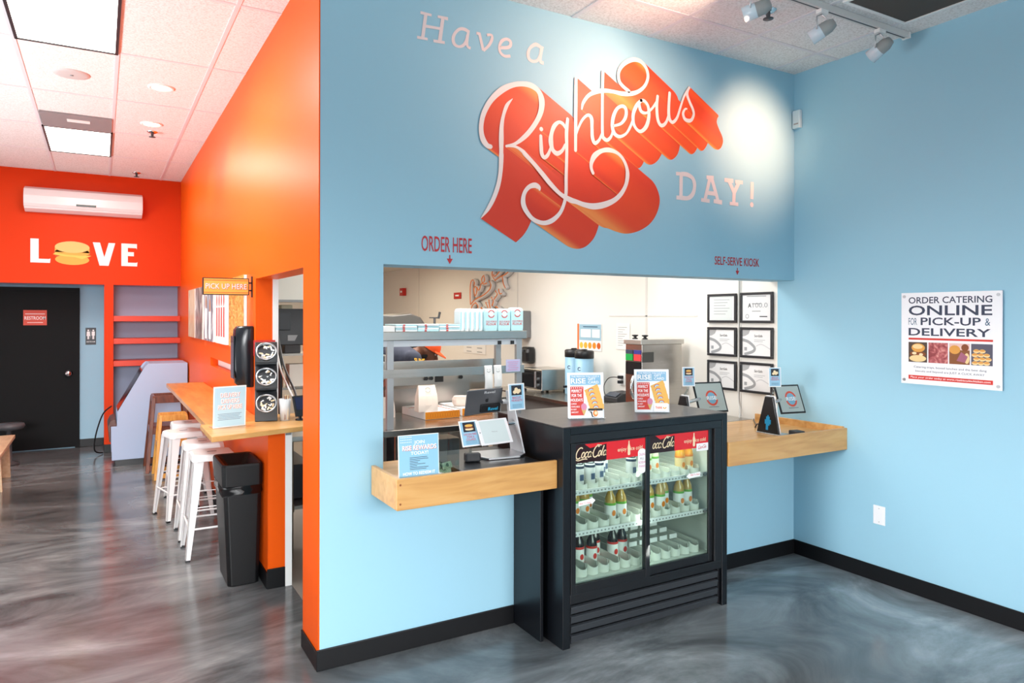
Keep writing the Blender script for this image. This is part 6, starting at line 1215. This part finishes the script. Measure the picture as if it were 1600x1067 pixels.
# orange script sign on the kitchen wall
t = thing('script_sign', "orange outlined script sign 'Love & Respect' standing off the kitchen wall", 'sign', (XR - 0.05, 4.5, 1.7))
orl = mat('orange_outline', '#F0853C', 0.4); bk = mat('sign_grey_back', '#DAD6D4', 0.5)
def sp(p): # photo-independent layout: y runs to the right of the viewer, z up
    return (XR - 0.05, 4.93 - 1.16 * (p[0] - 150) / 700, 2.30 - 0.60 * (p[1] - 100) / 870)
paths = [[(215, 470), (225, 400), (190, 360), (160, 420), (152, 600), (158, 810)], [(158, 815), (250, 720), (380, 650), (470, 560), (492, 470), (465, 410)], [(225, 640), (215, 520), (245, 490), (270, 540), (250, 640), (225, 660)], [(270, 500), (300, 560), (330, 470)], [(330, 450), (390, 400), (380, 300), (345, 360), (370, 450), (430, 440)],
         [(560, 410), (510, 300), (530, 200), (580, 160), (640, 220), (560, 330), (530, 300)], [(560, 400), (640, 350), (720, 310), (790, 220)], [(665, 350), (680, 470), (710, 550)], [(170, 950), (180, 860), (240, 790), (285, 850), (270, 960)], [(325, 960), (340, 880), (365, 930), (345, 1010)], [(410, 790), (450, 900), (410, 960)], [(460, 740), (480, 900), (490, 980)], [(500, 700), (530, 760), (510, 850)], [(560, 590), (590, 650), (540, 740)], [(610, 560), (625, 640), (660, 640)], [(560, 870), (600, 890), (620, 960)]]
g = MB(); g2 = MB()
for p in paths:
    P = resample(p, 5); g.tube([sp(q) for q in P], 0.009, orl, 6)
    back = [(XR - 0.03, *sp((q[0] + 14, q[1] + 8))[1:]) for q in P]; g2.tube(back, 0.026, bk, 8)
g.build('outline_tube', t); g2.build('backing', t)

# ------------------------------------------------------------------ seen through the side opening
t = thing('prep_table', 'steel prep table leg and shelf seen through the side opening', 'table', (0.5, 1.8, 0.004))
MB().box(0.20, 0.46, 1.58, 2.9, 0.80, 0.835, steel2).build('table_top', t, bevel=0.003); MB().box(0.22, 0.45, 1.62, 2.88, 0.33, 0.355, steel2).build('under_shelf', t)
for x in (0.235, 0.435):
    for y in (1.62, 2.86): MB().cyl((x, y, 0.0045), (x, y, 0.80), 0.02, None, mat('worn_steel_leg', '#9A9080', 0.4, 0.8), 14).cyl((x, y, 0.32), (x, y, 0.37), 0.026, None, MATS['worn_steel_leg'], 14).build('leg', t)
tag(MB().box(0.27, 0.43, 1.8, 2.6, 0.3555, 0.60, charcoal).build('storage_bin', bevel=0.01), 'dark storage bin on the lower shelf of the side prep table', 'bin')
t = thing('order_monitor', 'black monitor seen from behind through the side opening', 'monitor', (0.42, 2.5, 0.835))
MB().hexa([(0.18, 2.48, 1.42), (0.62, 2.42, 1.42), (0.62, 2.46, 1.42), (0.18, 2.52, 1.42)], [(0.18, 2.50, 1.71), (0.62, 2.44, 1.71), (0.62, 2.48, 1.71), (0.18, 2.54, 1.71)], blackpl).build('case', t, bevel=0.006)
MB().box(0.30, 0.42, 2.44, 2.475, 1.54, 1.68, charcoal).build('mount_plate', t, bevel=0.004); MB().box(0.40, 0.50, 2.445, 2.462, 1.455, 1.50, grey).build('connector_plate', t); MB().cyl((0.36, 2.53, 0.8355), (0.36, 2.53, 1.45), 0.016, None, blackpl, 12).build('post', t); MB().lathe((0.36, 2.53, 0.8355), [(0.07, 0.0), (0.07, 0.012), (0.02, 0.02)], blackpl, 16).build('base', t)
t = thing('wall_cabinet', 'pale overhead hood box seen at the top of the side opening', 'cabinet', (0.4, 2.9, 1.77)); MB().box(0.16, 0.85, 2.62, 3.3, 1.775, 2.15, mat('hood_pale', '#D9D6CE', 0.4)).build('box', t, bevel=0.004); MB().box(0.16, 0.85, 2.615, 2.62, 1.765, 1.785, grey).build('trim_strip', t); MB().box(0.155, 0.85, 3.28, 3.30, 2.15, 2.40, grey).build('hanger', t)
t = thing('wire_rack', 'steel rack with containers behind the monitor', 'rack', (0.45, 3.3, 0.004))
for z in (1.0, 1.30, 1.66): MB().box(0.17, 0.80, 3.1, 3.5, z, z + 0.02, steel2).build('shelf', t)
for x in (0.18, 0.78):
    for y in (3.12, 3.48): MB().cyl((x, y, 0.0045), (x, y, 1.76), 0.012, None, steel2, 10).build('post', t)
random.seed(21)
cl = ['pale yellow tub', 'brown carton', 'white tub', 'grey box']
for i, (x, z, w, h, c_) in enumerate(((0.24, 1.681, 0.09, 0.07, '#E2D6A0'), (0.38, 1.681, 0.13, 0.06, '#B9B49A'), (0.55, 1.681, 0.1, 0.07, '#DCDCC8'), (0.25, 1.321, 0.12, 0.16, '#4A3A30'), (0.42, 1.321, 0.14, 0.18, '#BFA98C'), (0.60, 1.321, 0.14, 0.2, '#3A3A3C'), (0.25, 1.021, 0.14, 0.2, '#C9BFAE'), (0.44, 1.021, 0.16, 0.17, '#7A5A42'), (0.64, 1.021, 0.14, 0.2, '#D6D2C8'))):
    row = ('top', 'middle', 'lower')[i // 3]; pos = ('left', 'middle', 'right')[i % 3]
    tag(MB().box(x - w / 2, x + w / 2, 3.15, 3.3, z - 0.0005, z + h, mat('tub_%s' % c_[1:], c_, 0.6)).build('container', bevel=0.006), '%s container on the %s shelf of the rack behind the monitor' % (pos, row), 'container', 'containers on the rack')
c = MB().tube(resample([(0.30, 2.42, 1.60), (0.24, 2.0, 1.45), (0.22, 1.75, 1.30), (0.235, 1.5, 1.15), (0.23, 1.38, 1.06), (0.24, 1.32, 1.012)], 6), 0.008, blackpl, 8); tag(c.build('cable'), 'thick black cable hanging in the side opening', 'cable')
c = MB().tube(resample([(0.27, 2.42, 1.58), (0.21, 1.95, 1.42), (0.195, 1.7, 1.26), (0.21, 1.4, 1.10), (0.22, 1.33, 1.005)], 6), 0.006, mat('pale_cable', '#DADAD8', 0.4), 8); tag(c.build('cable'), 'pale cable beside the thick black one in the side opening', 'cable')

c = MB().tube(resample([(0.45, 0.62, 2.395), (0.44, 0.60, 2.1), (0.43, 0.58, 1.96), (0.40, 0.56, 1.88), (0.34, 0.54, 1.82), (0.315, 0.5, 1.80)], 6), 0.004, white, 6); tag(c.build('ceiling_wire'), 'thin white wire curving down at the top left corner of the opening', 'wire')
# ------------------------------------------------------------------ ceiling fittings
def troffer(x0, x1, y0, y1, label):
    r = thing('ceiling_light', label, 'ceiling light', ((x0 + x1) / 2, (y0 + y1) / 2, H - 0.012))
    g = MB(); w = 0.018
    for a in ((x0, x1, y0, y0 + w), (x0, x1, y1 - w, y1), (x0, x0 + w, y0, y1), (x1 - w, x1, y0, y1)): g.box(*a, H - 0.014, H - 0.001, charcoal)
    g.build('frame', r); MB().box(x0 + w, x1 - w, y0 + w, y1 - w, H - 0.008, H - 0.001, lampw).build('diffuser', r)
troffer(-1.338, -0.787, 0.80, 1.943, 'large bright ceiling panel at the top left corner, nearest the camera')
troffer(-1.338, -0.787, 4.215, 5.345, 'bright ceiling panel with dark frame farther back, before the soffit')
r = thing('ceiling_vent', 'grey ceiling plate with small white label next to the far light panel', 'ceiling vent', (-1.06, 3.95, H - 0.02))
MB().box(-1.325, -0.80, 3.70, 4.20, H - 0.016, H - 0.001, mat('grey_vent_plate', '#8F8B8C', 0.6)).build('plate', r); MB().box(-1.135, -0.965, 3.835, 3.925, H - 0.020, H - 0.016, white).build('label_plate', r)
r = thing('ceiling_speaker', 'round white ceiling speaker beyond the near light panel', 'speaker', (-1.06, 2.55, H - 0.012))
MB().lathe((-1.06, 2.55, H - 0.012), [(0.0, 0.002), (0.085, 0.0), (0.11, 0.006), (0.115, 0.0115)], mat('speaker_grille', '#C4C0BE', 0.7), 28).build('grille', r); MB().lathe((-1.06, 2.55, H - 0.014), [(0.0, 0), (0.012, 0.001), (0.012, 0.004)], grey, 10).build('badge', r)
for y, lab in ((2.565, 'recessed round downlight nearer the camera beside the orange wall'), (3.72, 'recessed round downlight farther back beside the orange wall')):
    r = thing('downlight', lab, 'downlight', (-0.495, y, H - 0.01), 'round downlights')
    MB().lathe((-0.495, y, H - 0.01), [(0.066, 0.004), (0.078, 0.0), (0.09, 0.004), (0.092, 0.0095)], white, 28).build('trim_ring', r)
    MB().lathe((-0.495, y, H - 0.006), [(0.0, 0.0), (0.066, 0.0), (0.066, 0.005)], lampwarm, 28).build('lens', r)
def sprinkler(x, y, label):
    r = thing('fire_sprinkler', label, 'sprinkler', (x, y, H - 0.07))
    MB().lathe((x, y, H - 0.012), [(0.0, 0), (0.03, 0.0), (0.045, 0.008), (0.046, 0.0115)], chrome, 20).build('escutcheon', r)
    g = MB(); g.lathe((x, y, H - 0.045), [(0.008, 0), (0.012, 0.015), (0.012, 0.033)], dkgrey, 10)
    g.build('body', r); MB().lathe((x, y, H - 0.051), [(0.0, 0), (0.028, 0.001), (0.028, 0.005), (0.0, 0.006)], dkgrey, 14).build('deflector', r)
sprinkler(-0.473, 4.017, 'small dark fire sprinkler beside the far downlight'); sprinkler(-0.517, 6.2, 'small fire sprinkler on the ceiling close to the soffit'); sprinkler(2.311, -0.62, 'chrome fire sprinkler on the ceiling left of the track lights')
# track and heads
r = thing('light_track', 'white ceiling track rail carrying spotlights near the right wall', 'light track', (2.3, -0.82, H - 0.035))
g = MB(); g.box(0.9, 3.27, -0.84, -0.802, H - 0.033, H - 0.001, mat('track_white', '#D8D6D2', 0.4)); g.build('rail', r)
MB().box(0.91, 3.26, -0.826, -0.816, H - 0.0335, H - 0.032, dkgrey).build('slot', r); MB().box(3.27, 3.285, -0.845, -0.798, H - 0.036, H - 0.001, white).build('end_cap', r)
def head(x, tgt, label):
    r = thing('track_spotlight', label, 'spotlight', (x, -0.82, H - 0.2), 'spotlights on the ceiling track')
    MB().box(x - 0.03, x + 0.03, -0.838, -0.804, H - 0.055, H - 0.0335, white).build('adapter', r)
    piv = Vector((x, -0.82, H - 0.145)); d = (Vector(tgt) - piv).normalized(); q = d.to_track_quat('-Z', 'Y').to_matrix().to_4x4(); M = Matrix.Translation(piv) @ q
    g = MB()
    for s in (-1, 1): g.tube([(x, -0.82, H - 0.055), (x + s * 0.042, -0.82, H - 0.075), (x + s * 0.044, -0.82, H - 0.145)], 0.004, alu, 6)
    g.build('yoke', r)
    MB().at(M).lathe((0, 0, 0), [(0.0, 0.075), (0.022, 0.072), (0.036, 0.04), (0.038, 0.0)], mat('spot_grey', '#9CA09F', 0.4), 18).build('lamp_back', r)
    MB().at(M).lathe((0, 0, 0), [(0.038, 0.0), (0.04, -0.065), (0.036, -0.065), (0.033, -0.02)], mat('spot_glass', '#CFE0EA', 0.2), 18).build('lamp_shade', r)
    MB().at(M).lathe((0, 0, 0), [(0.0, -0.03), (0.033, -0.031)], lampwarm, 18).build('bulb_face', r)
head(2.50, (2.1, 0, 2.75), 'ceiling track spotlight in the middle, right of the sprinkler')
head(3.02, (2.93, 0, 2.75), 'ceiling track spotlight nearest the right wall')
head(1.985, (1.42, 0, 2.95), 'leftmost ceiling track spotlight, cut by the top of the view')
r = thing('return_air_grille', 'dark brown return air grille in the ceiling at the top right', 'ceiling vent', (2.82, -1.3, H - 0.012))
g = MB(); g.box(2.575, 3.095, -2.0, -0.925, H - 0.010, H - 0.004, mat('dark_brown_grille', '#4E4640', 0.7)); g.build('grille', r)
g = MB()
for a in ((2.555, 2.575, -2.02, -0.905), (3.095, 3.115, -2.02, -0.905), (2.575, 3.095, -0.925, -0.905), (2.575, 3.095, -2.02, -2.0)): g.box(*a, H - 0.014, H - 0.004, white)
g.build('frame', r)
# ------------------------------------------------------------------ tidy
for o in list(SC.objects):
    if '_o' in o: del o['_o']
bpy.context.view_layer.update()
